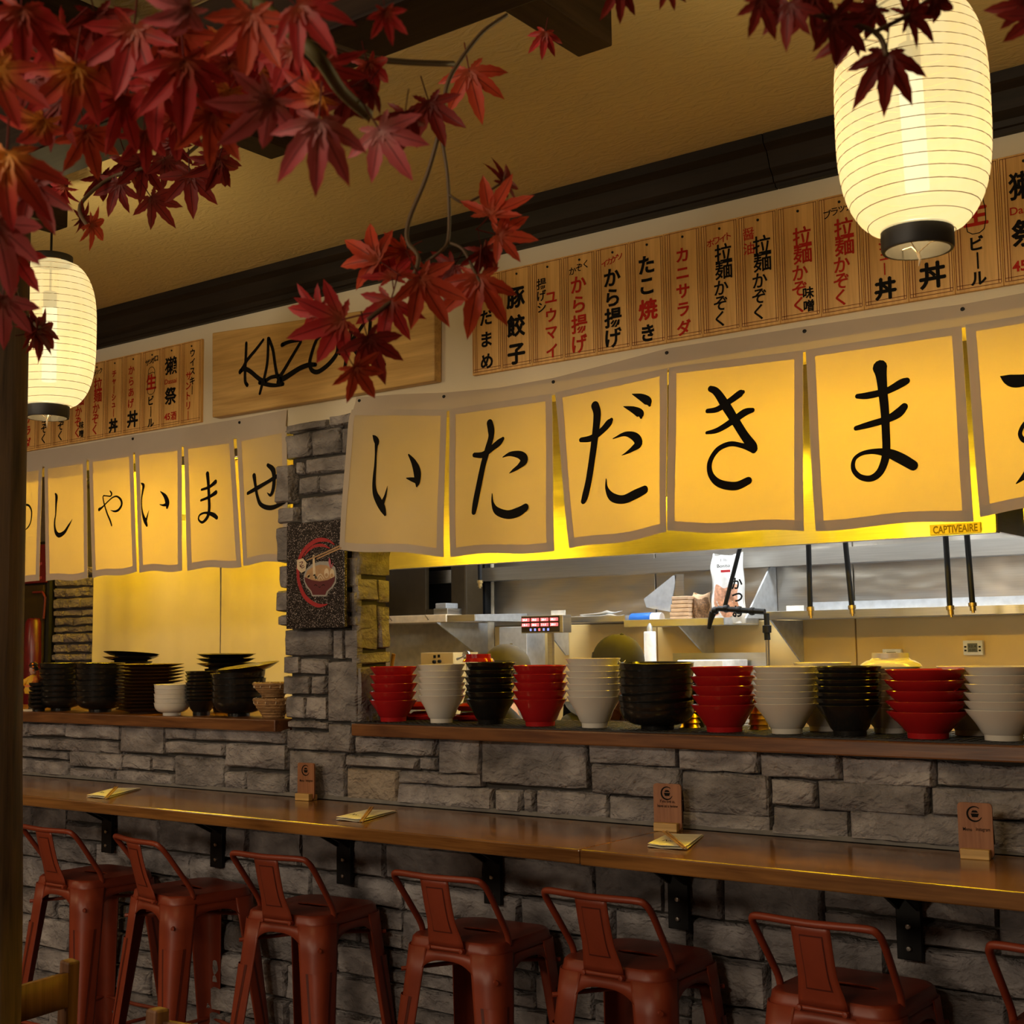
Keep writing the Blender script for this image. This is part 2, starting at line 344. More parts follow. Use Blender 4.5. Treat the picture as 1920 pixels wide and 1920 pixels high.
# pillar stones, front face
PIL = [(-3.306,-3.096,2.285,2.321),(-3.092,-2.947,2.285,2.33),(-3.306,-3.179,2.196,2.287),(-3.176,-3.039,2.195,2.288),(-3.039,-2.947,2.191,2.283),(-3.248,-3.208,2.139,2.191),(-3.205,-2.947,2.135,2.195),(-3.239,-3.141,2.07,2.134),(-3.139,-2.947,2.068,2.135),(-3.227,-2.947,1.97,2.067)]
PIL_OUT = [(-3.335,-3.253,2.044,2.184),(-3.322,-3.225,1.973,2.038)] + [(-3.326,-3.242,1.844,1.972),(-3.31,-3.232,1.757,1.842),(-3.325,-3.238,1.675,1.756),(-3.311,-3.241,1.628,1.673)]
PIL += [(-3.242,-3.019,1.883,1.964),(-3.232,-3.064,1.796,1.885),(-3.236,-3.034,1.714,1.795),(-3.239,-3.016,1.622,1.713),(-3.064,-2.963,1.749,1.855),(-3.034,-2.962,1.667,1.742),(-3.016,-2.962,1.625,1.664)]
PIL += [(-3.302,-3.079,1.528,1.623),(-3.077,-3.026,1.518,1.621),(-3.025,-2.959,1.518,1.62),(-3.308,-3.229,1.471,1.536),(-3.228,-3.103,1.469,1.527),(-3.31,-3.179,1.402,1.469),(-3.177,-3.103,1.404,1.47),(-3.294,-3.201,1.322,1.401),(-3.2,-3.1,1.323,1.402),(-3.101,-2.96,1.316,1.517)]
for r in PIL: stone(r, .016, amp=.8)
for r in PIL_OUT: stone(r, .036, amp=.9)
# stones on the reveal of the pillar (facing the right-hand opening)
JZ = [(1.281,1.50),(1.50,1.545),(1.548,1.70),(1.703,1.785),(1.788,1.905),(1.908,2.05),(2.053,2.17),(2.173,2.298)]
for i, (a, b) in enumerate(JZ):
    fr = lambda x, y, z: (PX1-.012+y, x, z)
    if i in (2, 3):
        stone((-.012, .09, a, b), .018, fr, amp=1.3); stone((.09, .152, a, b), .016, fr, amp=1.3)
    else: stone((-.012, .152, a, b), .02, fr, amp=1.4)
# random ashlar below the bar
rnd = random.Random(21)
z = 1.062
rows = [.105, .115, .09, .12, .1, .115, .09, .13, .11, .1]
ri = 0
while z > .05:
    h = rows[ri % len(rows)]; ri += 1; h = min(h, z); x = -5.3-rnd.random()*.2
    while x < -.25:
        w = rnd.uniform(.16, .40)
        if rnd.random() < .3 and h > .095:
            k = rnd.uniform(.42, .58)*h
            stone((x, x+w, z-h, z-k), .022); stone((x, x+w, z-k, z), .019)
        else: stone((x, x+w, z-h, z), .02+rnd.random()*.008)
        x += w
    z -= h
# a few more stones of the upper courses just past the frame
for xa, xb in ((-5.33, -4.765), (-.80, -.215)):
    for za, zb_ in ((1.0715, 1.14), (1.14, 1.215), (1.215, 1.281)):
        x = xa
        while x < xb-.02:
            w = min(rnd.uniform(.18, .34), xb-x); w = xb-x if xb-x-w < .08 else w; stone((x, x+w, za, zb_), .017); x += w
# what runs on past the frame on both sides: one joined cladding
clad = MB()
for xa, xb in ((-8, -5.32), (-.22, 2.2)):
    z = 1.281
    while z > .03:
        h = min(rnd.uniform(.09, .13), z); x = xa
        while x < xb-.01:
            w = min(rnd.uniform(.2, .42), xb-x)
            if not (-5.6 < x < -4.6 and z > 1.06):
                sc += 1; q = stone_mb(x, x+w, z-h, z, .02, sc); clad.add(q.v, q.f)
            x += w
        z -= h
o = clad.build('stone_cladding', M['stone'], wall_back, smooth=50); o['kind'] = 'stuff'
# dark crown moulding, split by a crack
prof = [(0, 2.742), (-.018, 2.742), (-.022, 2.752), (-.03, 2.754), (-.034, 2.768), (-.05, 2.786), (-.066, 2.826), (-.084, 2.842), (-.088, CZ), (0, CZ)]
CRK = -1.4536
for n, (a, b) in enumerate(((-8, CRK-.002), (CRK+.001, 2.2))):
    struct('trim_%d' % (n+1), MB().prism(prof, a, b, 'x'), M['mould'])
# kitchen shell
KY = 2.5
struct('wall_kitchen', MB().bb(-8, 2.2, KY+.02, KY+.08, 0, CZ), M['pale'])

# ---------------------------------------------------------------- ledges, bar, brackets
def board(name, label, cat, x0, x1, y0, y1, z0, z1, mat, bev=.004):
    o = MB().bb(x0, x1, y0, y1, z0, z1).build(name, mat, None, bevel=bev); return tag(o, label, cat)
board('serving_ledge', 'long dark-stained wooden ledge under the left noren, piled with black dishes', 'ledge', -8, PX0-.012, -.05, .40, 1.282, 1.322, M['ledge'])
board('serving_ledge', 'dark-stained wooden ledge right of the stone pillar, under the red, white and black bowls', 'ledge', PX1+.012, 2.1, -.05, .40, 1.280, 1.318, M['ledge'])
BX = -1.809
bar = thing('bar_counter', 'long varnished brown wooden bar counter on black brackets below the stone ledge', 'counter', (-3, -.23, 1.04))
MB().bb(-8, BX-.0012, -.462, -.026, 1.035, 1.07).build('plank', M['bar'], bar, bevel=.004)
MB().bb(BX+.0006, 2.1, -.463, -.026, 1.0335, 1.0705).build('plank', M['bar'], bar, bevel=.004)
BRX = [-4.205, -3.596, -2.993, -2.400, -1.786, -1.170, -.56]
BRL = ['half hidden behind the leftmost stool', 'above the second stool from the left', 'left of the fourth stool', 'between the fourth and fifth stools', 'above the fifth stool', 'above the sixth stool, rightmost in view', 'past the right edge of the view']
for x, l in zip(BRX, BRL):
    if x > -.8: continue
    t = thing('shelf_bracket', 'black iron bracket under the bar '+l, 'bracket', (x, -.03, .815), group='black brackets under the bar')
    MB().bb(x-.03, x+.03, -.045, -.030, .815, 1.034).build('wall_plate', M['iron'], t, bevel=.002)
    MB().bb(x-.03, x+.03, -.34, -.0451, 1.018, 1.034).build('arm', M['iron'], t, bevel=.002)
    MB().prism([(-.046, .93), (-.046, 1.017), (-.2, 1.017), (-.18, 1.0)], x-.029, x-.021, 'x').build('gusset', M['iron'], t)
    MB().prism([(-.046, .93), (-.046, 1.017), (-.2, 1.017), (-.18, 1.0)], x+.021, x+.029, 'x').build('gusset', M['iron'], t)
    for zz in (.842, .892):
        MB().lathe([(0, 0), (.0075, 0), (.0075, .002), (.005, .005), (0, .0058)], (x, -.0452, zz), 14, Matrix.Rotation(PI/2, 4, 'X')).build('bolt', M['bolt'], t, smooth=True)
# ---------------------------------------------------------------- writing
_gc = {}
def glyph(ch, bold):
    k = (ch, bold)
    if k not in _gc:
        c = bpy.data.curves.new('g', 'FONT'); c.body = ch; c.offset = bold; c.resolution_u = 3
        o = bpy.data.objects.new('g', c); COL.objects.link(o)
        me = bpy.data.meshes.new_from_object(o.evaluated_get(bpy.context.evaluated_depsgraph_get()))
        V = [v.co.copy() for v in me.vertices]; F = [tuple(p.vertices) for p in me.polygons]
        bpy.data.objects.remove(o); bpy.data.curves.remove(c); bpy.data.meshes.remove(me)
        xs = [v.x for v in V] or [0]; ys = [v.y for v in V] or [0]
        _gc[k] = (V, F, (min(xs)+max(xs))/2, (min(ys)+max(ys))/2, max(xs)-min(xs))
    return _gc[k]
def put(mb, ch, cx, cz, size, y, bold=.02, sx=1, slant=0, frame=None):
    if ord(ch[0]) >= 0x4e00 and bold > .01:     # a filled kanji closes up when offset: thicken it with shifted prints
        for k, (a, b) in enumerate(((1,0), (-1,0), (0,1), (0,-1))): put(mb, ch, cx+a*(bold-.006)*size, cz+b*(bold-.006)*size, size, y-.00001*k, .008, sx, slant, frame)
        return
    V, F, mx, my, _ = glyph(ch, bold)
    P = [((v.x-mx)*size*sx+(v.y-my)*size*slant, (v.y-my)*size) for v in V]
    mb.add([(cx+a, y, cz+b) if frame is None else frame(cx+a, cz+b) for a, b in P], F)
def line(mb, txt, x0, x1, z, h, y, bold=.0, frame=None):
    "a line of latin text fitted between x0 and x1"
    V, F, mx, my, w = glyph(txt, bold); s = (x1-x0)/max(w, 1e-6); sz = h
    mb.add([((x0+x1)/2+(v.x-mx)*s, y, z+(v.y-my)*sz) if frame is None else frame((x0+x1)/2+(v.x-mx)*s, z+(v.y-my)*sz) for v in V], F)
def catmull(P, k=6):
    out = []; n = len(P)
    for i in range(n-1):
        a, b, c, d = P[max(i-1, 0)], P[i], P[i+1], P[min(i+2, n-1)]
        for j in range(k):
            t = j/k
            out.append(tuple(.5*((2*b[m])+(-a[m]+c[m])*t+(2*a[m]-5*b[m]+4*c[m]-d[m])*t*t+(-a[m]+3*b[m]-3*c[m]+d[m])*t**3) for m in range(len(b))))
    return out+[tuple(P[-1])]
def brush(mb, pts, yf, k=6):
    "brush stroke: (x, z, width) swept as a flat ribbon with round ends, on the surface y = yf(x, z)"
    R = catmull(pts, k); n = len(R); vs = []
    for i, (x, z, w) in enumerate(R):
        a, b = R[max(i-1, 0)], R[min(i+1, n-1)]; dx, dz = b[0]-a[0], b[1]-a[1]; L = math.hypot(dx, dz) or 1
        nx, nz = -dz/L*max(w, .0008)/2, dx/L*max(w, .0008)/2
        for s in (1, 0, -1):
            q = (x+nx*s, z+nz*s); vs.append((q[0], yf(*q), q[1]))
    mb.add(vs, [(3*i+j, 3*i+j+1, 3*i+j+4, 3*i+j+3) for i in range(n-1) for j in (0, 1)])
    for x, z, w in (R[0], R[-1]):
        if w > .002:
            c = [(x+w/2*math.cos(2*PI*i/12), z+w/2*math.sin(2*PI*i/12)) for i in range(12)]
            mb.add([(a, yf(a, b), b) for a, b in c], [tuple(range(12))])

# ---------------------------------------------------------------- noren
def yR(x, z):
    t = sm((2.33-z)/.5)
    return -.004-.030*sm((2.385-z)/.10)-.028*t-.007*t*math.sin(x*11)-.004*t*math.sin(x*27+z*6)
def yL(x, z):
    t = sm((2.33-z)/.5); return -.004-.008*sm((2.385-z)/.1)-.006*t-.003*t*math.sin(x*13+1)
def noren(name, label, band, panels, chars, yf, names):
    t = thing(name, label, 'curtain', (band[0][0], 0, 2.3))
    n = len(band)
    # top band nailed to the wall
    mb = MB()
    for (xa, za, ba), (xb, zb, bb_) in zip(band, band[1:]):
        mb.grid(lambda u, v: (xa+(xb-xa)*u, yf(xa+(xb-xa)*u, 0)*0+yf(xa+(xb-xa)*u, (ba+(bb_-ba)*u)*(1-v)+(za+(zb-za)*u)*v), (ba+(bb_-ba)*u)*(1-v)+(za+(zb-za)*u)*v), 6, 3)
    mb.build('top_band', M['hem'], t, smooth='all')
    for k in range(0, n, 2):
        x, zt, _ = band[k]; x += .018 if k == 0 else 0
        MB().lathe([(0, .004), (.0045, .003), (.0055, 0)], (x, yf(x, zt-.014)-.001, zt-.014), 10, Matrix.Rotation(PI/2, 4, 'X')).build('tack', M['iron'], t, smooth=True)
    for (TL, TR, BL, BR), ch, nm in zip(panels, chars, names):
        def P(u, v, off=0):
            w = .004*math.sin(u*7+TL[0]*20)*v
            x = (TL[0]*(1-u)+TR[0]*u)*(1-v)+(BL[0]*(1-u)+BR[0]*u)*v
            z = (TL[1]*(1-u)+TR[1]*u)*(1-v)+(BL[1]*(1-u)+BR[1]*u)*v+w
            return (x, yf(x, z)+off, z)
        p = MB().grid(P, 16, 18).build('panel', M['cloth'], t, smooth='all')
        p['label'] = nm
        W = abs(TR[0]-TL[0]); H = TL[1]-BL[1]; hw = .024/W; hh = .026/H
        h = MB().grid(lambda u, v: P(u*hw, v, -.0012), 2, 18).grid(lambda u, v: P(1-hw+u*hw, v, -.0012), 2, 18)
        h.grid(lambda u, v: P(u, 1-hh+v*hh, -.0018), 16, 2).grid(lambda u, v: P(hw+(1-2*hw)*u, v*.02/H, -.0012), 16, 1)
        h.build('hem', M['hem'], p, smooth='all')
        if ch:
            mb = MB()
            for i, s in enumerate(ch): brush(mb, s, lambda x, z: yf(x, z)-.0026-.0002*i)
            mb.build('character', M['ink'], p)
    return t
BAND_R = [(-2.9739,2.3755,2.3213),(-2.779,2.3611,2.2946),(-2.5841,2.3403,2.2767),(-2.3715,2.3271,2.2777),(-2.1674,2.3309,2.2765),(-1.97,2.3486,2.2887),(-1.7963,2.3655,2.2999),(-1.5795,2.3636,2.2973),(-1.3895,2.3624,2.2901),(-1.1768,2.3582,2.2895),(-0.9845,2.3522,2.2902),(-0.8441,2.3554,2.2883),(-0.6146,2.3567,2.2923)]
PAN_R = [((-2.9789,2.3332),(-2.5633,2.2818),(-3.0029,1.874),(-2.5615,1.8286)),((-2.5527,2.2822),(-2.1681,2.2817),(-2.5354,1.8274),(-2.144,1.8218)),((-2.1568,2.2834),(-1.7841,2.3046),(-2.0956,1.824),(-1.7838,1.8502)),((-1.7792,2.3055),(-1.3863,2.2948),(-1.7801,1.8542),(-1.391,1.8302)),((-1.379,2.2951),(-0.9838,2.2948),(-1.3597,1.8322),(-0.9668,1.8301)),((-0.975,2.296),(-0.6239,2.2992),(-0.9523,1.8378),(-0.6043,1.8666))]
CH_R = [
[[(-2.8692,2.2338,0.003),(-2.8601,2.2246,0.0171),(-2.8506,2.2105,0.0213),(-2.8523,2.1955,0.0132),(-2.8528,2.1674,0.0089),(-2.853,2.135,0.0106),(-2.8548,2.1028,0.0136),(-2.8541,2.0704,0.0161),(-2.8468,2.0418,0.0208),(-2.8296,2.0169,0.0264),(-2.8098,1.9918,0.0252),(-2.7978,1.9718,0.0105)],[(-2.8124,2.009,0.0189),(-2.8014,2.0294,0.0116),(-2.7963,2.046,0.0071),(-2.7923,2.0627,0.0013)]]+[[(-2.7095,2.1548,0.0056),(-2.6873,2.1289,0.0188),(-2.6706,2.0964,0.0276),(-2.6666,2.0652,0.0209),(-2.6681,2.0519,0.0077)],[(-2.6682,2.0682,0.0187),(-2.6894,2.0744,0.0133),(-2.7111,2.0801,0.0033)]],
[[(-2.3942,2.2205,0.0234),(-2.3884,2.1982,0.0255),(-2.3886,2.1766,0.0212),(-2.4014,2.1401,0.0213),(-2.4166,2.093,0.0202),(-2.4302,2.0294,0.0202),(-2.4395,1.9817,0.0202),(-2.4441,1.9541,0.0159)],[(-2.4495,2.1286,0.015),(-2.4177,2.1266,0.0192),(-2.3845,2.1427,0.0191),(-2.3574,2.1571,0.0211),(-2.3426,2.1672,0.0116)],[(-2.3409,2.1114,0.0032),(-2.3114,2.1179,0.0136),(-2.2738,2.1107,0.0239),(-2.2584,2.0944,0.028),(-2.2753,2.078,0.0166),(-2.2988,2.0672,0.0094),(-2.314,2.0602,0.0016)],[(-2.3793,2.0051,0.0032),(-2.3765,1.9772,0.0095),(-2.3592,1.952,0.0231),(-2.3169,1.9382,0.026),(-2.2731,1.9424,0.0284),(-2.2454,1.9532,0.0236)]],
[[(-2.017,2.2276,0.0261),(-2.0094,2.2021,0.025),(-2.0135,2.1463,0.022),(-2.0205,2.0806,0.021),(-2.0293,2.0153,0.0209),(-2.0399,1.9708,0.0219),(-2.0462,1.9562,0.0169)],[(-2.0601,2.1331,0.0141),(-2.0258,2.1347,0.019),(-1.9918,2.1532,0.0189),(-1.9705,2.1723,0.0209),(-1.9625,2.1806,0.0119)],[(-1.9559,2.1263,0.003),(-1.9171,2.1353,0.0128),(-1.8852,2.1238,0.0245),(-1.8734,2.1042,0.0254),(-1.8937,2.0904,0.0147),(-1.9138,2.081,0.0069),(-1.9279,2.0763,0.0015)],[(-1.9742,2.0135,0.0025),(-1.9711,1.9857,0.0099),(-1.9528,1.9605,0.0236),(-1.9207,1.9524,0.0244),(-1.8821,1.9643,0.0268),(-1.853,1.9741,0.0232)],[(-1.8941,2.245,0.0025),(-1.8653,2.2328,0.0196),(-1.8436,2.2186,0.0244),(-1.8379,2.2069,0.0088)],[(-1.9221,2.2133,0.0025),(-1.8913,2.201,0.0187),(-1.8681,2.1867,0.0245),(-1.8651,2.1754,0.0078)]],
[[(-1.6593,2.1691,0.0123),(-1.628,2.1704,0.016),(-1.5913,2.1884,0.0177),(-1.5632,2.2041,0.0195),(-1.5545,2.2073,0.0111)],[(-1.6608,2.1104,0.0085),(-1.627,2.1136,0.015),(-1.5849,2.1317,0.0186),(-1.5496,2.1514,0.0204),(-1.5271,2.1555,0.0129)],[(-1.6499,2.2283,0.017),(-1.6312,2.2162,0.0217),(-1.6015,2.1729,0.0262),(-1.5746,2.1314,0.0241),(-1.5481,2.0905,0.024),(-1.5251,2.0599,0.0257),(-1.5214,2.0493,0.0183)],[(-1.5215,2.0526,0.0229),(-1.5524,2.0635,0.0138),(-1.5887,2.0721,0.0139),(-1.6262,2.061,0.0145),(-1.6495,2.0302,0.015),(-1.6464,1.9966,0.0173),(-1.6199,1.9705,0.0214),(-1.571,1.9589,0.023),(-1.5344,1.9696,0.021)]],
[[(-1.1846,2.2216,0.0374),(-1.1814,2.198,0.0278),(-1.1778,2.153,0.0238),(-1.174,2.1083,0.0225),(-1.1726,2.0641,0.0216),(-1.1721,2.0202,0.0215),(-1.1766,1.9901,0.0215),(-1.191,1.9619,0.0194),(-1.2139,1.9491,0.0164),(-1.2405,1.9557,0.0139),(-1.2567,1.9757,0.0118),(-1.2542,1.9998,0.01),(-1.2353,2.0127,0.0104),(-1.2036,2.0148,0.0138),(-1.1669,2.0065,0.0223),(-1.1349,1.9899,0.0264),(-1.1035,1.9692,0.0245)],[(-1.2443,2.1573,0.0123),(-1.2144,2.1557,0.0175),(-1.1685,2.1606,0.0173),(-1.1323,2.1743,0.0215),(-1.1181,2.1786,0.0172)],[(-1.2489,2.0773,0.0123),(-1.2159,2.0825,0.0165),(-1.1698,2.0901,0.0181),(-1.1399,2.1017,0.024),(-1.1249,2.1151,0.0197)]],
[[(-0.8965,2.1598,0.0025),(-0.8807,2.1505,0.0237),(-0.8611,2.1438,0.031),(-0.83,2.1453,0.0243),(-0.7837,2.1526,0.0161),(-0.7377,2.1586,0.0199)],[(-0.8087,2.2057,0.0243),(-0.8069,2.1474,0.0202),(-0.8112,2.0652,0.0185),(-0.8237,2.017,0.0161),(-0.845,2.0026,0.0121),(-0.8561,2.0202,0.0097),(-0.844,2.0438,0.0097),(-0.821,2.0497,0.0121),(-0.8065,2.0277,0.016),(-0.8154,1.9753,0.02),(-0.8433,1.9288,0.016),(-0.8675,1.9065,0.0032)]],
]
noren('noren_curtain', 'wide cream noren right of the stone pillar, six panels with large black hiragana', BAND_R, PAN_R, CH_R, yR, ['panel with hiragana i', 'panel with hiragana ta', 'panel with hiragana da', 'panel with hiragana ki', 'panel with hiragana ma', 'panel with hiragana su'])
BAND_L = [(-5.3392,2.376,2.3019),(-5.0332,2.3768,2.3023),(-4.8588,2.3778,2.3068),(-4.4752,2.3719,2.3039),(-4.1394,2.3744,2.3048),(-3.8278,2.3708,2.2997),(-3.5385,2.3693,2.2992),(-3.3008,2.3736,2.3108)]
PAN_L = [((-5.2619,2.3101),(-4.7152,2.3125),(-5.26,1.8252),(-4.7047,1.8395)),((-4.7007,2.3134),(-4.4194,2.3125),(-4.6599,1.8378),(-4.3838,1.837)),((-4.4058,2.3133),(-4.1293,2.3111),(-4.3522,1.8378),(-4.0888,1.849)),((-4.1166,2.3119),(-3.8454,2.3065),(-4.0731,1.8483),(-3.821,1.8428)),((-3.8335,2.3073),(-3.5636,2.3043),(-3.7918,1.8453),(-3.5104,1.8439)),((-3.5468,2.3045),(-3.294,2.3146),(-3.4991,1.849),(-3.2729,1.8525))]
CH_L = [
[[(-4.9356,2.142,0.009),(-4.8838,2.1562,0.0089),(-4.8267,2.1579,0.0083),(-4.7957,2.1526,0.0094),(-4.7764,2.1333,0.0088),(-4.7722,2.1123,0.0082),(-4.7773,2.0831,0.0076),(-4.7933,2.0634,0.0071),(-4.8228,2.049,0.0024)]],
[[(-4.6169,2.1871,0.0075),(-4.6084,2.1736,0.0168),(-4.6096,2.1417,0.0116),(-4.6103,2.1011,0.0075),(-4.6149,2.0811,0.0087),(-4.6146,2.0578,0.0104),(-4.6046,2.0311,0.0161),(-4.5831,2.0183,0.0195),(-4.5502,2.0272,0.0157),(-4.5226,2.0519,0.01),(-4.4988,2.0766,0.0017)]],
[[(-4.3237,2.1019,0.0145),(-4.3038,2.1097,0.0078),(-4.2735,2.1276,0.0061),(-4.2433,2.1421,0.0061),(-4.2171,2.1445,0.0072),(-4.1924,2.1298,0.0105),(-4.1866,2.11,0.011),(-4.2034,2.0923,0.0105),(-4.227,2.0879,0.0077),(-4.2527,2.0942,0.0017)],[(-4.2605,2.1692,0.005),(-4.2496,2.1579,0.0094),(-4.257,2.1487,0.0061),(-4.284,2.1522,0.005),(-4.3012,2.1522,0.0061),(-4.2987,2.1351,0.0067),(-4.2855,2.1061,0.0072),(-4.2704,2.0798,0.0078),(-4.2519,2.0535,0.0083),(-4.2421,2.0347,0.0072)]],
[[(-4.0736,2.1837,0.0038),(-4.0595,2.1737,0.0152),(-4.0623,2.1554,0.0108),(-4.0684,2.1231,0.0068),(-4.0659,2.0901,0.0065),(-4.058,2.0623,0.0114),(-4.0451,2.0397,0.0178),(-4.0337,2.0213,0.0113)],[(-4.0387,2.0406,0.0119),(-4.0308,2.0591,0.0067),(-4.0226,2.0782,0.0011)]]+[[(-3.9573,2.1426,0.0033),(-3.9294,2.1224,0.0171),(-3.9147,2.0975,0.0236),(-3.9158,2.0791,0.0105)],[(-3.9144,2.0922,0.0157),(-3.9382,2.09,0.0085),(-3.9594,2.0943,0.0026)]],
[[(-3.6962,2.1858,0.0179),(-3.6903,2.1499,0.0153),(-3.6858,2.1045,0.014),(-3.6824,2.0594,0.014),(-3.6907,2.0293,0.014),(-3.7162,2.0118,0.0102),(-3.7374,2.0234,0.0077),(-3.7305,2.0397,0.0077),(-3.7006,2.0447,0.0089),(-3.663,2.0357,0.0165),(-3.6422,2.0235,0.0152)],[(-3.7257,2.1302,0.009),(-3.6851,2.1366,0.0115),(-3.6516,2.153,0.0165)],[(-3.727,2.0916,0.009),(-3.6838,2.1005,0.0115),(-3.6486,2.1144,0.0165)]],
[[(-3.4809,2.0977,0.0124),(-3.4326,2.1124,0.0154),(-3.3789,2.1296,0.0135),(-3.3352,2.1443,0.0152),(-3.2904,2.1556,0.0085)],[(-3.4505,2.1576,0.0173),(-3.4421,2.1226,0.0136),(-3.4316,2.0844,0.0135),(-3.4103,2.0517,0.0159),(-3.3577,2.0379,0.017),(-3.293,2.052,0.0109)],[(-3.3809,2.1873,0.0135),(-3.3555,2.1695,0.0208),(-3.3482,2.1392,0.0171),(-3.3513,2.1025,0.0158),(-3.3638,2.082,0.0122),(-3.3811,2.0914,0.0024)]],
]
noren('noren_curtain', 'narrower cream noren left of the stone pillar, glowing yellow, with thin black hiragana', BAND_L, PAN_L, CH_L, yL, ['panel with small hiragana tsu', 'panel with hiragana shi', 'panel with small hiragana ya', 'panel with hiragana i', 'panel with hiragana ma', 'panel with hiragana se'])

# ---------------------------------------------------------------- menu plaques
ZT, ZB = 2.688, 2.380; BH = ZT-ZB; BW = .1137
def col(txt, c, u, v0, v1, s, sl=0, bold=.03, du=0):
    n = len(txt); return [(ch, c, u+du*i, v0+(v1-v0)*(i/(n-1) if n > 1 else 0), s, bold) for i, ch in enumerate(txt)]
def row(txt, c, u0, u1, v0, v1, s, bold=.012):
    n = len(txt); return [(ch, c, u0+(u1-u0)*i/(n-1), v0+(v1-v0)*i/(n-1), s, bold) for i, ch in enumerate(txt)]
RM = lambda c: col('拉麺', c, .64, .29, .44, .175, bold=.014)+col('かぞく', c, .54, .595, .87, .15, bold=.016, du=-.04)
SPEC = [
 ('edamame', col('えだまめ', 'k', .5, .22, .88, .17)),
 ('pork gyoza', col('豚餃子', 'k', .48, .30, .86, .22, bold=.035)),
 ('fried shumai', col('揚げシ', 'k', .27, .22, .45, .115, bold=.016)+col('ユウマイ', 'r', .66, .37, .89, .15, bold=.025)),
 ('family style karaage', row('かぞく', 'k', .25, .78, .16, .12, .085)+col('から揚げ', 'r', .48, .3, .87, .185, bold=.02)),
 ('squid and karaage', row('イカゲソ', 'r', .2, .8, .155, .12, .075)+col('から揚げ', 'k', .5, .3, .87, .19, bold=.028)),
 ('takoyaki with one red character', col('たこ', 'k', .5, .25, .45, .185, bold=.035)+col('焼', 'r', .52, .665, .67, .2, bold=.03)+col('き', 'k', .5, .88, .88, .17, bold=.035)),
 ('crab salad in red', col('カニサラダ', 'r', .5, .23, .89, .145, bold=.03)),
 ('white ramen', row('ホワイト', 'r', .2, .85, .18, .15, .08)+RM('k')),
 ('soy ramen', col('醤油', 'r', .2, .17, .3, .115, bold=.008)+RM('k')),
 ('miso ramen in red', RM('r')+col('味噌', 'k', .78, .78, .89, .105, bold=.025)),
 ('black ramen in red', row('ブラック', 'k', .15, .82, .15, .12, .08)+RM('r')),
 ('chashu rice bowl', col('チャ｜シュ｜', 'r', .5, .2, .7, .095, bold=.03)+col('丼', 'k', .5, .86, .86, .185, bold=.04)),
 ('karaage rice bowl', col('からあげ', 'r', .42, .2, .62, .125, bold=.02)+col('丼', 'k', .55, .82, .82, .22, bold=.03)),
 ('draft beer with a mug outline', row('サッポロ', 'k', .2, .82, .155, .12, .088, bold=.02)+col('生', 'r', .5, .40, .4, .2, bold=.03)+col('ビ｜ル', 'k', .5, .63, .91, .125, bold=.03)),
 ('sake with a red price', col('獺', 'k', .5, .25, .25, .23, bold=.02)+col('祭', 'k', .5, .62, .62, .22, bold=.03)),
 ('whisky', col('ウイスキ｜', 'k', .6, .15, .6, .105, bold=.025)+col('サントリ｜', 'r', .36, .42, .9, .11, bold=.02)),
]
def plaque(i, xl, side):
    nm, items = SPEC[i]; y = -.012
    where = 'right-hand strip' if side else 'left-hand strip'
    t = thing('menu_plaque', 'wooden menu plaque for %s, %s' % (nm, where), 'menu plaque', (xl+BW/2, 0, ZB), group='menu plaques, '+('right strip' if side else 'left strip'))
    MB().bb(xl+.0004, xl+BW-.0004, y, -.0002, ZB, ZT).build('board', M['plaque'], t, bevel=.0012)
    ln = MB(); X = lambda u: xl+u*BW; Zv = lambda v: ZT-v*BH; yy = y-.0006
    for u in (.035, .1, .155, .9, .955): ln.add([(X(u), yy, Zv(.015)), (X(u)+.0014, yy, Zv(.015)), (X(u)+.0014, yy, Zv(.97)), (X(u), yy, Zv(.97))], [(0,1,2,3)])
    for v in (.015, .945, .972): ln.add([(X(.035), yy, Zv(v)), (X(.957), yy, Zv(v)), (X(.957), yy, Zv(v)-.0014), (X(.035), yy, Zv(v)-.0014)], [(0,1,2,3)])
    ln.build('frame_lines', M['line_ink'], t)
    MB().lathe([(0, .0035), (.003, .0025), (.0038, 0)], (X(.52), y, Zv(.065)), 10, Matrix.Rotation(PI/2, 4, 'X')).build('nail', M['iron'], t)
    for c, mn in (('k', 'ink'), ('r', 'red_ink')):
        mb = MB(); ms = MB()
        for q, (ch, cc, u, v, s, b) in enumerate(items):
            if cc == c: put(ms if s < .1 else mb, ch, X(u*.76+.12), Zv(v), s*BH*1.0, yy-.0004-.00005*q, b)
        if ms.f and mb.f: ms.build('small_lettering', M[mn], t)
        elif ms.f: mb = ms
        if i == 14 and c == 'r':
            line(mb, 'Dassai', X(.2), X(.8), Zv(.44), .026, yy-.0006, .01); put(mb, '45', X(.34), Zv(.87), .034, yy-.0006, .03); put(mb, '酒', X(.66), Zv(.87), .034, yy-.0006, .02)
        if i == 13 and c == 'k':
            f = lambda a, b: yy-.0008
            for pl in ([(.28,.30),(.26,.53),(.72,.53),(.72,.30),(.28,.30)], [(.30,.30),(.3,.25),(.42,.22),(.6,.22),(.72,.26),(.72,.3)]):
                brush(mb, [(X(u*.76+.12), Zv(v), .0022) for u, v in pl], f, 3)
        if mb.f: mb.build('lettering', M[mn], t)
XR0 = -2.4801
for i in range(16): plaque(i, XR0+i*BW, 1)
XL1 = -3.7415
for i in range(4, 16): plaque(i, XL1-(16-i)*BW, 0)

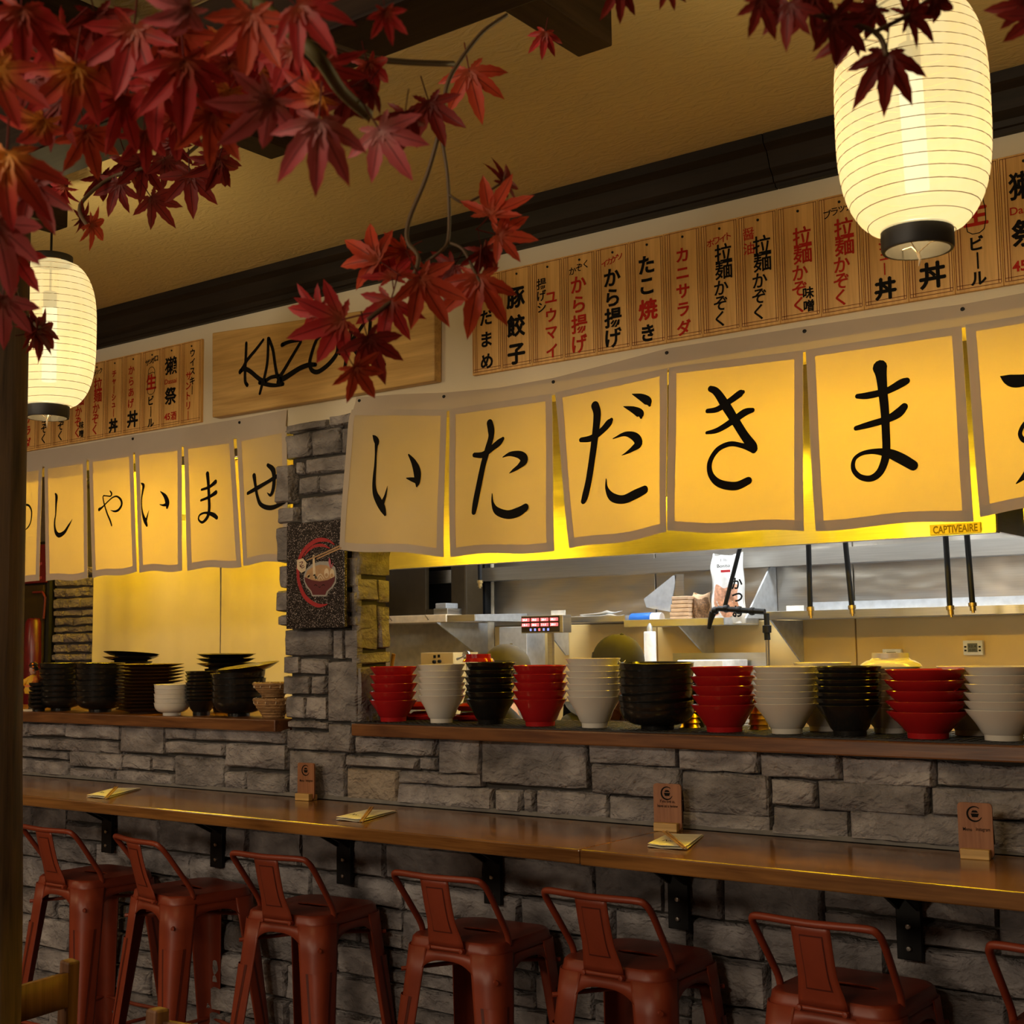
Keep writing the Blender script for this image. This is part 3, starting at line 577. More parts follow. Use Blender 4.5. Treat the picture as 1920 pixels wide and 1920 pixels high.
# ---------------------------------------------------------------- long wooden sign with brushed name
t = thing('name_board', 'pale pine name board with handwritten black lettering above the stone pillar', 'sign', (-3.14, 0, 2.38))
SB = [(-3.656,2.6918),(-2.6096,2.635),(-2.6117,2.3781),(-3.6509,2.382)]
MB().prism(SB, -.036, -.001).build('board', M['pine'], t, bevel=.004)
KZ = [[(-3.4731,2.6262,0.0106),(-3.4749,2.5788,0.0112),(-3.4776,2.5379,0.0112),(-3.4785,2.5064,0.0112),(-3.476,2.4871,0.0112),(-3.4667,2.4758,0.0124)],[(-3.386,2.6251,0.0086),(-3.4226,2.5965,0.0105),(-3.4678,2.5651,0.0112),(-3.4859,2.5439,0.0125),(-3.5041,2.5273,0.0138)],[(-3.5019,2.5302,0.0138),(-3.4812,2.5353,0.0137),(-3.4536,2.5236,0.0137),(-3.4125,2.4944,0.0136),(-3.3809,2.4746,0.0154)],[(-3.3609,2.6256,0.0111),(-3.3646,2.5473,0.0104),(-3.3788,2.493,0.0111),(-3.3919,2.4635,0.0111),(-3.402,2.4373,0.0092)],[(-3.3578,2.6245,0.0111),(-3.3374,2.5809,0.011),(-3.3259,2.5263,0.011),(-3.3145,2.4875,0.0122),(-3.2968,2.462,0.0134),(-3.2858,2.4559,0.0109)],[(-3.4033,2.476,0.0123),(-3.3585,2.4629,0.0129),(-3.323,2.4561,0.011),(-3.288,2.4546,0.0091)],[(-3.3764,2.4771,0.0135),(-3.3454,2.487,0.011),(-3.3057,2.4863,0.0122)],[(-3.2913,2.5927,0.0134),(-3.263,2.5977,0.0109),(-3.2198,2.5974,0.0103),(-3.2005,2.5929,0.0102),(-3.2196,2.5697,0.0103),(-3.2453,2.5427,0.0109),(-3.2754,2.51,0.0115),(-3.3013,2.4826,0.0134),(-3.3099,2.4652,0.0152)],[(-3.3012,2.4718,0.0182),(-3.2708,2.4785,0.017),(-3.2277,2.4927,0.0157),(-3.1936,2.5017,0.015),(-3.1597,2.5046,0.0143),(-3.1303,2.5014,0.0119)],[(-3.0765,2.5968,0.0089),(-3.1139,2.5935,0.0101),(-3.1327,2.5751,0.0107),(-3.1493,2.5411,0.0113),(-3.1576,2.5119,0.0125),(-3.1491,2.4864,0.0131),(-3.1218,2.4751,0.0137),(-3.0845,2.4866,0.0136),(-3.0516,2.506,0.0135),(-3.0292,2.5297,0.0129),(-3.0293,2.5596,0.0118),(-3.0477,2.5864,0.01),(-3.0765,2.5968,0.0089)],[(-3.017,2.5234,0.0117),(-2.9947,2.5365,0.0146),(-2.9787,2.5669,0.0117),(-2.9706,2.5924,0.0088)],[(-2.9626,2.5941,0.0105),(-2.9746,2.5514,0.0117),(-2.9867,2.5116,0.0117),(-2.9947,2.4711,0.0117)],[(-2.8971,2.6178,0.0098),(-2.9307,2.5862,0.0116),(-2.9706,2.5508,0.0128)],[(-2.9706,2.5508,0.0117),(-2.9387,2.5106,0.0128),(-2.915,2.4777,0.0098)],[(-2.8794,2.6178,0.0104),(-2.8834,2.5817,0.0115),(-2.8842,2.5378,0.0127),(-2.8679,2.5237,0.0126),(-2.8445,2.5377,0.0115),(-2.8328,2.5797,0.0103),(-2.8289,2.6053,0.0086)],[(-2.8328,2.5797,0.0103),(-2.8329,2.5359,0.0109),(-2.8176,2.522,0.0097)],[(-2.8409,2.4571,0.0103),(-2.8178,2.4583,0.0085)]]
mb = MB()
for i, s in enumerate(KZ): brush(mb, [(a, b, w*1.2) for a, b, w in s], lambda a, b: -.0368-.00008*i, 5)
mb.build('lettering', M['ink'], t)

# ---------------------------------------------------------------- glitter sign with a noodle bowl
def glitter():
    m, nt, b = new_mat('black glitter')
    tc = nt.nodes.new('ShaderNodeTexCoord'); v = nt.nodes.new('ShaderNodeTexVoronoi'); v.inputs['Scale'].default_value = 520
    nt.links.new(tc.outputs['Object'], v.inputs['Vector'])
    hs = nt.nodes.new('ShaderNodeSeparateColor'); nt.links.new(v.outputs['Color'], hs.inputs[0])
    r = ramp(nt, hs.outputs[0], [(.62, (.006,.004,.005)), (.86, (.05,.03,.035)), (.985, (.75,.66,.64))]); nt.links.new(r.outputs[0], b.inputs['Base Color'])
    b.inputs['Roughness'].default_value = .35; b.inputs['Metallic'].default_value = .3
    bump(nt, hs.outputs[1], b, .5, .003); return m
M['glitter'] = glitter()
t = thing('glitter_sign', 'black glittery panel with a cartoon noodle bowl in a red ring, on the stone pillar', 'sign', (-3.1, -.04, 1.62))
GB = [(-3.232,1.9706),(-2.9975,1.9707),(-2.9617,1.6207),(-3.2195,1.6239)]
GB = [(-3.249, 1.972), (-2.982, 1.972), (-2.982, 1.622), (-3.249, 1.622)]
MB().prism(GB, -.052, -.038).build('panel', M['glitter'], t, bevel=.002)
A = lambda pts: pts
def art(name, mat, strokes=(), polys=(), lvl=1):
    mb = MB(); y = -.0525-.0004*lvl
    for s in strokes: brush(mb, s, lambda a, b: y, 6)
    for p in polys: mb.add([(a, y, b) for a, b in p], [tuple(range(len(p)))])
    mb.build(name, M[mat], t)
def ell(cx, cz, rx, rz, n=20): return [(cx+rx*math.cos(2*PI*i/n), cz+rz*math.sin(2*PI*i/n)) for i in range(n)]
art('ring', 'logo_red', [[(-3.0274,1.8915,0.0043),(-3.0516,1.9044,0.0091),(-3.0851,1.9101,0.0135),(-3.1157,1.9064,0.0145),(-3.1528,1.8887,0.0145),(-3.1776,1.8657,0.0146),(-3.1916,1.8355,0.0133),(-3.1929,1.798,0.0137),(-3.1865,1.769,0.0145),(-3.1644,1.7309,0.0154),(-3.1333,1.708,0.0144),(-3.0965,1.695,0.0122),(-3.0586,1.6982,0.0035)],[(-3.047,1.8796,0.003),(-3.0789,1.8912,0.0096),(-3.1157,1.8906,0.0096),(-3.1434,1.8794,0.0079),(-3.1682,1.8586,0.0031)]])
BOWL = [(-3.1616,1.7911),(-3.1275,1.7799),(-3.0907,1.774),(-3.0543,1.7769),(-3.0212,1.7874),(-3.0236,1.7714),(-3.0376,1.7547),(-3.0587,1.7414),(-3.0656,1.7291),(-3.1227,1.731),(-3.1289,1.7439),(-3.1475,1.761),(-3.1584,1.7767)]
OUT = [(-3.1663,1.7946),(-3.1555,1.8162),(-3.1277,1.8324),(-3.0909,1.8394),(-3.0544,1.8376),(-3.0213,1.8166),(-3.0152,1.7883),(-3.0182,1.7668),(-3.0331,1.7502),(-3.0526,1.739),(-3.0601,1.7241),(-3.1273,1.7264),(-3.1341,1.7419),(-3.1527,1.7568),(-3.164,1.7748)]
BROTH = [(-3.1601,1.7911),(-3.1493,1.8115),(-3.1215,1.8234),(-3.0909,1.8285),(-3.0604,1.8249),(-3.0302,1.8105),(-3.0218,1.7875),(-3.0543,1.7765),(-3.0907,1.7736),(-3.1275,1.7794)]
art('bowl_outline', 'grey_line', (), [OUT], 2); art('broth', 'tan', (), [BROTH], 3); art('bowl', 'maroon', (), [BOWL], 5)
art('noodles', 'cream', [[(-3.1192,1.8583,0.0088),(-3.1179,1.8276,0.0109),(-3.1152,1.7925,0.0122)],[(-3.143,1.7937,0.011),(-3.1414,1.7903,0.0123)],[(-3.1106,1.7868,0.0109),(-3.106,1.7855,0.0109)]], (), 4)
art('fish_cake', 'cream', [[(-3.1029,1.7811,0.0031),(-3.0969,1.7939,0.0035),(-3.0847,1.7966,0.0035),(-3.0709,1.7819,0.003)],[(-3.0953,1.7797,0.0026),(-3.0877,1.7891,0.003),(-3.0785,1.779,0.0026)]], [[(-3.0489,1.7994),(-3.0497,1.7934),(-3.0521,1.7884),(-3.0558,1.7852),(-3.06,1.7843),(-3.0643,1.7859),(-3.0678,1.7897),(-3.07,1.7951),(-3.0707,1.8013),(-3.0696,1.8072),(-3.0669,1.812),(-3.0632,1.8149),(-3.0589,1.8154),(-3.0547,1.8135),(-3.0513,1.8094),(-3.0493,1.8038)],[(-3.0239,1.7962),(-3.0248,1.7902),(-3.0272,1.7852),(-3.0308,1.782),(-3.035,1.7811),(-3.0392,1.7827),(-3.0427,1.7865),(-3.0449,1.7919),(-3.0455,1.798),(-3.0445,1.804),(-3.0418,1.8087),(-3.0381,1.8116),(-3.0338,1.8121),(-3.0297,1.8102),(-3.0264,1.8061),(-3.0244,1.8005)]], 4)
art('chopsticks', 'tan', [[(-3.1495,1.8456,0.0048),(-3.0727,1.8646,0.0052),(-3.0019,1.8847,0.0056)],[(-3.1032,1.8477,0.0048),(-3.0424,1.8652,0.0052),(-2.9945,1.8778,0.0056)]], (), 6)
art('egg_yolk', 'tan', (), [[(-3.0531,1.7931),(-3.0536,1.7908),(-3.0551,1.7888),(-3.0573,1.7876),(-3.0599,1.7873),(-3.0625,1.788),(-3.0646,1.7895),(-3.066,1.7916),(-3.0664,1.794),(-3.0657,1.7963),(-3.0641,1.7982),(-3.0618,1.7993),(-3.0592,1.7994),(-3.0566,1.7986),(-3.0546,1.797),(-3.0534,1.7948)],[(-3.029,1.791),(-3.0295,1.7887),(-3.031,1.7867),(-3.0332,1.7855),(-3.0358,1.7852),(-3.0384,1.7859),(-3.0405,1.7874),(-3.0418,1.7895),(-3.0422,1.7919),(-3.0416,1.7942),(-3.0399,1.796),(-3.0377,1.7971),(-3.035,1.7973),(-3.0325,1.7965),(-3.0305,1.7949),(-3.0293,1.7927)]], 5)
art('badge', 'cream', (), [[(-3.1964,1.849),(-3.1682,1.8531),(-3.151,1.8379),(-3.1555,1.8118),(-3.1757,1.805),(-3.1962,1.8202)]], 6)
art('badge_mark', 'maroon', [[(-3.1853,1.8396,0.0022),(-3.1681,1.841,0.0026),(-3.1821,1.8262,0.0026),(-3.1649,1.8298,0.0026)],[(-3.1837,1.8329,0.0018),(-3.1727,1.8214,0.0026),(-3.1602,1.8252,0.0022)]], (), 7)
art('shrimp_tail', 'pink', [[(-3.0469,1.8481,0.0022),(-3.0454,1.835,0.0108),(-3.0423,1.8175,0.003)],[(-3.0318,1.8279,0.0065),(-3.0393,1.8152,0.0026)]], (), 5)
art('smile', 'ink', [[(-3.1166,1.7609,0.0017),(-3.109,1.7634,0.0022),(-3.1013,1.7596,0.0017)],[(-3.0815,1.7596,0.0017),(-3.0739,1.7621,0.0022),(-3.0663,1.7596,0.0017)],[(-3.0952,1.7568,0.0017),(-3.0906,1.754,0.0017),(-3.0851,1.7564,0.0017)]], (), 6)
# ---------------------------------------------------------------- bowls and plates
_bm = {}
def dish_mesh(kind, R, h, ft, mat):
    k = (kind, R, h, ft, mat)
    if k in _bm: return _bm[k]
    if kind == 'cone':      # flared ramen bowl on a foot ring
        p = [(0, .004), (ft-.006, .004), (ft-.004, 0), (ft, 0), (ft+.001, .013), (ft+.006, .018), (ft+(R-ft)*.45, h*.55), (R-.004, h-.008), (R, h-.001), (R-.001, h), (R-.0035, h), (R-.010, h-.012), (ft+(R-ft)*.38, h*.56), (ft*.7, .024), (0, .02)]
    elif kind == 'round':   # deep rounded bowl
        p = [(0, .004), (ft-.006, .004), (ft-.004, 0), (ft, 0), (ft+.001, .010)]
        p += [(ft+.004+(R-ft-.004)*math.sin(a*PI/2/8), .012+(h-.014)*(1-math.cos(a*PI/2/8))**1.05) for a in range(1, 9)]
        p += [(R+.002, h-.001), (R, h), (R-.004, h)]
        p += [(max(0, (R-.006)*math.cos(a*PI/2/6)), h-.002-(h-.022)*math.sin(a*PI/2/6)) for a in range(1, 7)]
    else:                   # plate
        p = [(0, .003), (ft-.005, .003), (ft-.003, 0), (ft, 0), (ft+.001, .004), (ft+.02, .008), (R-.004, h-.003), (R, h-.0005), (R-.001, h), (R-.004, h), (R-.03, h*.55), (ft, .010), (0, .009)]
    me = MB().lathe(p, n=40).build('dish', M[mat], smooth=35)
    m = me.data; bpy.data.objects.remove(me); _bm[k] = m; return m
ORD = ['topmost', 'second down', 'third down', 'fourth down', 'fifth down', 'sixth down', 'seventh down', 'eighth down', 'ninth down', 'tenth down', 'eleventh down', 'twelfth down', 'thirteenth down', 'fourteenth down']
rb = random.Random(3)
def stack(x, y, zb, n, inc, kind, R, h, ft, mat, what, where, group, tilts=(), cat=None, flip_top=False):
    me = dish_mesh(kind, R, h, ft, mat)
    for i in range(n):
        o = bpy.data.objects.new(('plate' if kind == 'plate' else 'ramen_bowl' if kind == 'cone' and R > .08 else 'serving_bowl' if R > .1 else 'bowl'), me); COL.objects.link(o)
        o.location = (x+rb.uniform(-.0015, .0015), y+rb.uniform(-.0015, .0015), zb+i*inc+.0002*i)
        tx, ty = (tilts[i] if i < len(tilts) else (0, 0)); o.rotation_euler = (math.radians(tx+rb.uniform(-.4, .4)), math.radians(ty+rb.uniform(-.4, .4)), rb.uniform(0, 6))
        pos = ORD[n-1-i] if i else 'lowest'
        tag(o, '%s, %s in the stack %s' % (what, pos if n > 1 else 'single', where), cat or ('plate' if kind == 'plate' else 'bowl'), group)
ZL = 1.3225
G3 = 'dishes on the left ledge'
G1 = 'bowls stacked on the right ledge'
YB = .075
MATZ = 1.3225
def BXp(px): return px
def stk(p, kind, ft, mat, what, where, group, **k):
    x, y, zb, n, inc, R, h = p; R *= 1.11 if group == G3 else 1.0; stack(x, y, zb, n, inc, kind, R, h, R*ft, mat, what, where, group, **k)
stk((-2.8723,0.06,1.3223,5,0.0263,0.0768,0.0675), 'cone', .54, 'red', 'red ramen bowl', 'nearest the stone pillar', G1)
stk((-2.6723,0.06,1.3223,6,0.0188,0.0746,0.085), 'cone', .46, 'white', 'white ramen bowl', 'second from the stone pillar', G1)
stk((-2.4869,0.07,1.3223,6,0.0216,0.0776,0.0755), 'cone', .5, 'black', 'black ramen bowl', 'third from the stone pillar', G1)
stk((-2.2937,0.06,1.3223,5,0.0242,0.0807,0.0784), 'cone', .54, 'red', 'red ramen bowl', 'between black and white stacks', G1)
stk((-2.1054,0.06,1.3223,7,0.0177,0.0791,0.0883), 'cone', .46, 'white', 'white ramen bowl', 'left of the wide black bowls', G1, tilts=[(0,0)]*5+[(1,-1)])
stk((-1.9022,0.07,1.3223,7,0.0201,0.1033,0.0611), 'round', .44, 'black', 'wide black bowl', 'in the middle of the ledge', G1, tilts=[(0,0), (0,4), (0,5), (0,2), (0,0), (0,-.5), (0,-1)])
stk((-1.6901,0.06,1.3223,5,0.0247,0.0874,0.072), 'cone', .54, 'red', 'red ramen bowl', 'right of the wide black bowls', G1)
stk((-1.5084,0.055,1.3223,7,0.0155,0.0826,0.0778), 'cone', .47, 'white', 'white ramen bowl', 'between red and slim black columns', G1)
stk((-1.3344,0.05,1.3223,7,0.0157,0.0813,0.0766), 'cone', .5, 'black', 'slim black ramen bowl', 'between white and wide red columns', G1)
stk((-1.1376,0.05,1.3223,5,0.0249,0.0964,0.0643), 'cone', .5, 'red', 'wide red ramen bowl', 'second from the right edge', G1)
stk((-0.9581,0.05,1.3223,6,0.0198,0.0839,0.0713), 'cone', .5, 'white', 'white ramen bowl', 'at the right edge of the view', G1)
G2 = 'bowls in the second row on the right ledge'
stk((-2.878,0.21,1.3223,2,0.0313,0.079,0.013), 'cone', .54, 'red', 'red ramen bowl', 'behind the first red and white columns', G2)
stk((-2.6735,0.21,1.3223,2,0.0304,0.0785,0.0171), 'cone', .54, 'red', 'red ramen bowl', 'low, behind the white and black columns', G2)
stk((-1.8688,0.215,1.3223,5,0.0181,0.0591,0.066), 'cone', .5, 'black', 'black bowl', 'behind the wide black and red columns', G2)
stk((-1.4678,0.2,1.3223,8,0.0151,0.0763,0.0725), 'cone', .5, 'white', 'white bowl catching yellow light', 'behind the slim black bowls', G2)
stk((-1.2872,0.2,1.3223,8,0.0142,0.0795,0.0657), 'cone', .5, 'white', 'white bowl catching yellow light', 'behind, left of wide red bowls', G2)
stk((-1.0817,0.2,1.3223,8,0.0141,0.0779,0.0691), 'cone', .5, 'white', 'white bowl catching yellow light', 'behind the rightmost white column', G2)
def inverted(px, y, z, R, h, ft, mat, label):
    o = bpy.data.objects.new('bowl', dish_mesh('cone', R, h, ft, mat)); COL.objects.link(o)
    o.location = (px, y, z+h); o.rotation_euler = (PI, 0, 0); tag(o, label, 'bowl')
inverted(-1.2808, .2, 1.4875+.002, .078, .036, .046, 'white', 'upturned white bowl glowing yellow on the second-row stack')
inverted(-2.5443, .085, 1.5057+.003, .05, .024, .038, 'red', 'small red bowl upturned on top of the black stack')
# gold cups behind the red stack
gm = dish_mesh('cone', .03, .04, .017, 'gold')
for x, wh, n in ((-1.6532, 'right of the third red stack', 4), (-1.8671, 'beside the wide black bowls', 5)):
    for i in range(n):
        o = bpy.data.objects.new('gold_cup', gm); COL.objects.link(o); o.location = (x, .19, ZL-.0035+.04+i*.015); o.rotation_euler = (PI, 0, i)
        tag(o, 'upturned gold cup, %s in a pile %s' % (ORD[n-1-i] if i else 'lowest', wh), 'cup', 'gold cups between the bowls')
# rubber bar mat: a lattice of strips
mb = MB()
xa, xb = -2.9745, -.6
for j in range(17): y = -.028+j*.0225; mb.bb(xa, xb, y-.0035, y+.0035, 1.3182, 1.3215)
for i in range(int((xb-xa)/.0225)+1): x = xa+i*.0225; mb.bb(x-.0035, x+.0035, -.03, .336, 1.3184, 1.3218)
tag(mb.build('bar_mat', M['rubber']), 'black rubber lattice bar mat under the coloured bowls on the right ledge', 'mat')
# left ledge

stk((-4.7171,0.0,1.3223,6,0.0169,0.0362,0.0283), 'round', .6, 'black', 'small black cup bowl', 'at the far left beside the doll', G3)
stk((-4.673,0.07,1.3223,7,0.0227,0.0771,0.0537), 'round', .45, 'black', 'black serving bowl', 'leftmost large one on the left ledge', G3, tilts=[(0,0), (0,0), (0,-1), (0,-1.5), (0,0), (0,-1), (0,0)])
stk((-4.4166,0.07,1.3223,7,0.0217,0.0843,0.0589), 'round', .45, 'black', 'black serving bowl', 'second large one on the left ledge', G3, tilts=[(0,0), (0,1), (0,2), (0,3), (0,2), (0,1.5), (0,0)])
stk((-4.1621,0.11,1.3223,14,0.0126,0.1138,0.0182), 'plate', .56, 'brown', 'dark brown plate', 'tall plates on the left ledge', G3)
stk((-3.8948,0.0,1.3223,5,0.0163,0.057,0.0465), 'round', .5, 'white', 'small white bowl', 'in front of the brown plates', G3)
stk((-3.7932,0.05,1.3223,9,0.0129,0.0529,0.0537), 'cone', .5, 'black', 'small black bowl', 'right of the small white bowls', G3)
stk((-3.6166,0.07,1.3223,5,0.0221,0.0859,0.0665), 'round', .4, 'black', 'large black serving bowl', 'left of the wicker baskets', G3, tilts=[(0,0)]*4+[(0,3.5)])
o = bpy.data.objects.new('plate', dish_mesh('plate', .108, .026, .055, 'black')); COL.objects.link(o)
o.location = (-3.5724, .08, 1.479-.004); o.rotation_euler = (math.radians(7), math.radians(-3), 0); tag(o, 'tilted black plate lying on the large black bowls, its inside lit yellow', 'plate')
stk((-4.5263,0.3,1.3223,9,0.0201,0.0742,0.0298), 'round', .6, 'black', 'black bowl', 'half hidden behind the brown plates', G3)
stk((-3.9477,0.3,1.3223,9,0.0155,0.0735,0.0379), 'round', .6, 'black', 'black bowl', 'hidden behind the small black bowls', G3)
for px, n, z0, k in ((-4.5314, 2, 1.5125+.002, .0135), (-3.9502, 3, 1.484+.002, .017)):
    stack(px, .30, z0, n, k, 'plate', .112, .021, .066, 'black', 'glossy black plate', 'behind, left of the curtain gap' if n == 2 else 'behind, below the curtain gap', 'black plates at the back of the left ledge', tilts=[(0,0), (0,-5 if n == 2 else -1), (0,-1)])
# wicker baskets
def basket(x, y, z, rx, ry, h, rot, label):
    t = thing('wicker_basket', label, 'basket', (x, y, z), rot, 'wicker baskets beside the pillar')
    mb = MB(); mb.grid(lambda u, v: ((rx*(.55+.45*sm(v*1.1)))*math.cos(2*PI*u)*(1+.012*math.sin(v*40)), (ry*(.55+.45*sm(v*1.1)))*math.sin(2*PI*u)*(1+.012*math.sin(v*40)), h*v), 28, 8)
    mb.add([(rx*.55*math.cos(2*PI*i/28), ry*.55*math.sin(2*PI*i/28), 0) for i in range(28)], [tuple(range(28))])
    mb.build('bowl_weave', M['wicker'], t, smooth=True, local=True, solid=.004)
    for k in range(6):
        zz = h*(k+.6)/6.2; v = zz/h; q = .55+.45*sm(v*1.1)
        MB().tube([((rx*q+.002)*math.cos(2*PI*i/28), (ry*q+.002)*math.sin(2*PI*i/28), zz) for i in range(28)], .0022, 6, closed=True).build('cane_ring', M['wicker'], t, smooth='all', local=True)
    MB().tube([((rx+.002)*math.cos(2*PI*i/28), (ry+.002)*math.sin(2*PI*i/28), h) for i in range(28)], .0055, 8, closed=True).build('rim', M['wicker'], t, smooth='all', local=True)
    for k in range(12):
        a = 2*PI*(k+.5)/12; c = (rx*1.0*math.cos(a), ry*1.0*math.sin(a))
        MB().tube([(c[0]*.975, c[1]*.975, h+.006), (c[0]*1.055, c[1]*1.055, h+.005), (c[0]*1.05, c[1]*1.05, h-.012), (c[0]*.97, c[1]*.97, h-.014)], .0016, 6).build('lashing', M['cream'], t, smooth='all', local=True)
    return t
bx = -3.395
basket(bx, .03, ZL, .067, .06, .062, .1, 'lower wicker basket beside the stone pillar, under another')
basket(bx-.002, .03, ZL+.0695, .065, .058, .046, .35, 'upper wicker basket beside the stone pillar')
# festival doll at the far left of the ledge
dx = -4.7544
t = thing('festival_doll', 'small festival doll in yellow silk at the far left of the ledge', 'figurine', (dx, -.005, ZL))
B = lambda mb, n, m, **k: mb.build(n, M[m], t, smooth=True, local=True, **k)
B(MB().lathe([(0, 0), (.038, 0), (.038, .008), (0, .009)], n=24), 'base', 'cream')
for s in (-1, 1): B(MB().tube([(s*.012, 0, .009), (s*.011, -.002, .045), (s*.009, 0, .08)], [.008, .0085, .011], 10), 'leg', 'dark')
B(MB().lathe([(0, .065), (.03, .07), (.034, .085), (.026, .105), (.019, .13), (.012, .142), (0, .146)], n=20), 'robe', 'yellow')
B(MB().lathe([(.026, .092), (.030, .095), (.030, .103), (.026, .106)], n=20), 'sash', 'orange')
for s in (-1, 1): B(MB().tube([(s*.017, 0, .132), (s*.034, -.008, .118), (s*.041, -.02, .107)], [.009, .012, .014], 10), 'sleeve', 'orange' if s > 0 else 'yellow')
B(MB().lathe([(0, -.018), (.010, -.015), (.0155, -.003), (.015, .007), (.009, .016), (0, .019)], (0, 0, .163), 18), 'head', 'skin')
B(MB().lathe([(.0165, -.002), (.0175, .006), (.012, .018), (0, .023)], (0, .003, .164), 18), 'hair', 'hair')
B(MB().tube([(-.028, 0, .18), (-.012, 0, .186), (.012, 0, .188), (.028, .002, .183)], [.003, .008, .008, .003], 8), 'headdress', 'dark')
for i in (0, 1, 2): B(MB().lathe([(0, -.005), (.005, 0), (0, .005)], (.012+.004*i, -.012, .187-.012*i), 10), 'pom_pom', 'orange')

# ---------------------------------------------------------------- things on the bar
ZB_ = 1.0705
def napkin(c, lab, q, crease):
    t = thing('paper_napkin', lab, 'napkin', (sum(p[0] for p in c)/4, sum(p[1] for p in c)/4, ZB_))
    def P(u, v, h): 
        x = (c[0][0]*(1-u)+c[3][0]*u)*(1-v)+(c[1][0]*(1-u)+c[2][0]*u)*v; y = (c[0][1]*(1-u)+c[3][1]*u)*(1-v)+(c[1][1]*(1-u)+c[2][1]*u)*v
        return (x, y, ZB_+h+.004*abs(math.sin(u*3+q))*(1-v)*.6)
    MB().grid(lambda u, v: P(u, v, .0012), 8, 6).build('lower_fold', M['paper'], t, solid=.001)
    MB().grid(lambda u, v: P(u*.97+.01, v*.97, .0042+.003*(1-v)), 8, 6).build('upper_fold', M['paper'], t, solid=.001)
    mb = MB()
    for k in range(3):
        u0 = .28+.12*k; brush(mb, [P(u0, .18, 0)[:2]+(.002,), P(u0+.05, .3-.05*k, 0)[:2]+(.0035,), P(u0+.1, .2, 0)[:2]+(.002,)], lambda x, y: 0)
    mb.v = [(x, z, ZB_+.0112) for x, y, z in mb.v]
    mb.build('print', M['ink'], t)
N1 = [(-3.8448,-0.3908,1.0705),(-3.9941,-0.1679,1.0705),(-3.9073,-0.1174,1.0705),(-3.7445,-0.3859,1.0705)]
N2 = [(-2.6961,-0.3801,1.0705),(-2.7716,-0.1673,1.0705),(-2.6778,-0.1408,1.0705),(-2.6011,-0.3757,1.0705)]
N3 = [(-1.6879,-0.3513,1.0705),(-1.7516,-0.1461,1.0705),(-1.6691,-0.1061,1.0705),(-1.5838,-0.345,1.0705)]
napkin(N1, 'folded cream napkin on the bar at the left, brightest of the three', 0, 0)
napkin(N2, 'folded cream napkin on the middle of the bar, near the pillar', 1, 0)
napkin(N3, 'folded cream napkin on the bar right of the plank joint', 2, 0)
def sticks(a, b, lab):
    t = thing('chopsticks', lab, 'chopsticks', ((a[0]+b[0])/2, (a[1]+b[1])/2, ZB_), group='chopsticks on the napkins')
    d = Vector((b[0]-a[0], b[1]-a[1], 0)).normalized(); s = Vector((-d.y, d.x, 0))
    for k in (-1, 1):
        MB().tube([Vector((a[0], a[1], ZB_+.0165))+s*k*.0038, Vector((b[0], b[1], ZB_+.015))+s*k*.0034], [.0032, .0022], 8).build('stick', M['bamboo'], t, smooth=True)
sticks((-3.8986,-0.2322,1.085), (-3.646,-0.4602,1.085), 'wooden chopsticks on the leftmost napkin')
sticks((-2.723,-0.2033,1.085), (-2.5314,-0.4516,1.085), 'wooden chopsticks on the middle napkin')
sticks((-1.7281,-0.1989,1.085), (-1.5558,-0.4038,1.085), 'wooden chopsticks on the right napkin')
def stand(xc, yb, W_, H, lab, two, ry=0):
    t = thing('table_sign', lab, 'table sign', (xc, yb, ZB_), ry, 'small wooden signs on the bar')
    r = .008; pts = []
    for cx, cz, a0 in ((W_/2-r, r+.004, -90), (W_/2-r, H-r, 0), (-W_/2+r, H-r, 90), (-W_/2+r, r+.004, 180)):
        pts += [(cx+r*math.cos(math.radians(a0+a)), cz+r*math.sin(math.radians(a0+a))) for a in (0, 30, 60, 90)]
    MB().prism(pts, -.003, .003).build('board', M['sign_wood'], t, local=True)
    MB().bb(-W_/2+.006, W_/2-.006, -.022, -.0031, .0, .022).build('foot', M['pine'], t, local=True, bevel=.002)
    MB().bb(-W_/2+.006, W_/2-.006, .0031, .02, .0, .018).build('foot', M['pine'], t, local=True, bevel=.002)
    y = -.0034; mb = MB(); f = lambda a, b: y
    brush(mb, [(.016*math.cos(a*.45+.9), H*.80+.016*math.sin(a*.45+.9), .0016+.0026*math.sin(a/11*PI)) for a in range(12)], f)
    mb.add([(a, y-.0001, b) for a, b in [(-.009, H*.8+.001), (-.006, H*.8-.007), (.006, H*.8-.007), (.009, H*.8+.001)]], [(0,1,2,3)])
    mb.add([(a, y-.0001, b) for a, b in [(-.008, H*.8+.003), (.008, H*.8+.003), (.004, H*.8+.008), (-.004, H*.8+.008)]], [(0,1,2,3)])
    mb.build('emblem', M['ink'], t, local=True)
    mb = MB()
    if two: line(mb, 'Menu', -W_*.36, -W_*.1, H*.52, .011, y, .01); line(mb, 'Instagram', W_*.02, W_*.42, H*.52, .011, y, .01)
    else: line(mb, 'If you love us,', -W_*.26, W_*.28, H*.62, .011, y, .015); line(mb, 'leave us a review', -W_*.36, W_*.38, H*.53, .011, y, .015)
    mb.build('lettering', M['ink'], t, local=True)
stand(-3.141, -.062, .072, .118, 'small wooden sign on the bar in front of the pillar, left one', True, .05)
stand(-1.791, -.075, .078, .121, 'small wooden sign on the bar behind the right napkin, with two lines of text', False, .12)
stand(-.985, -.10, .075, .122, 'small wooden sign on the bar near the right edge', True, .1)

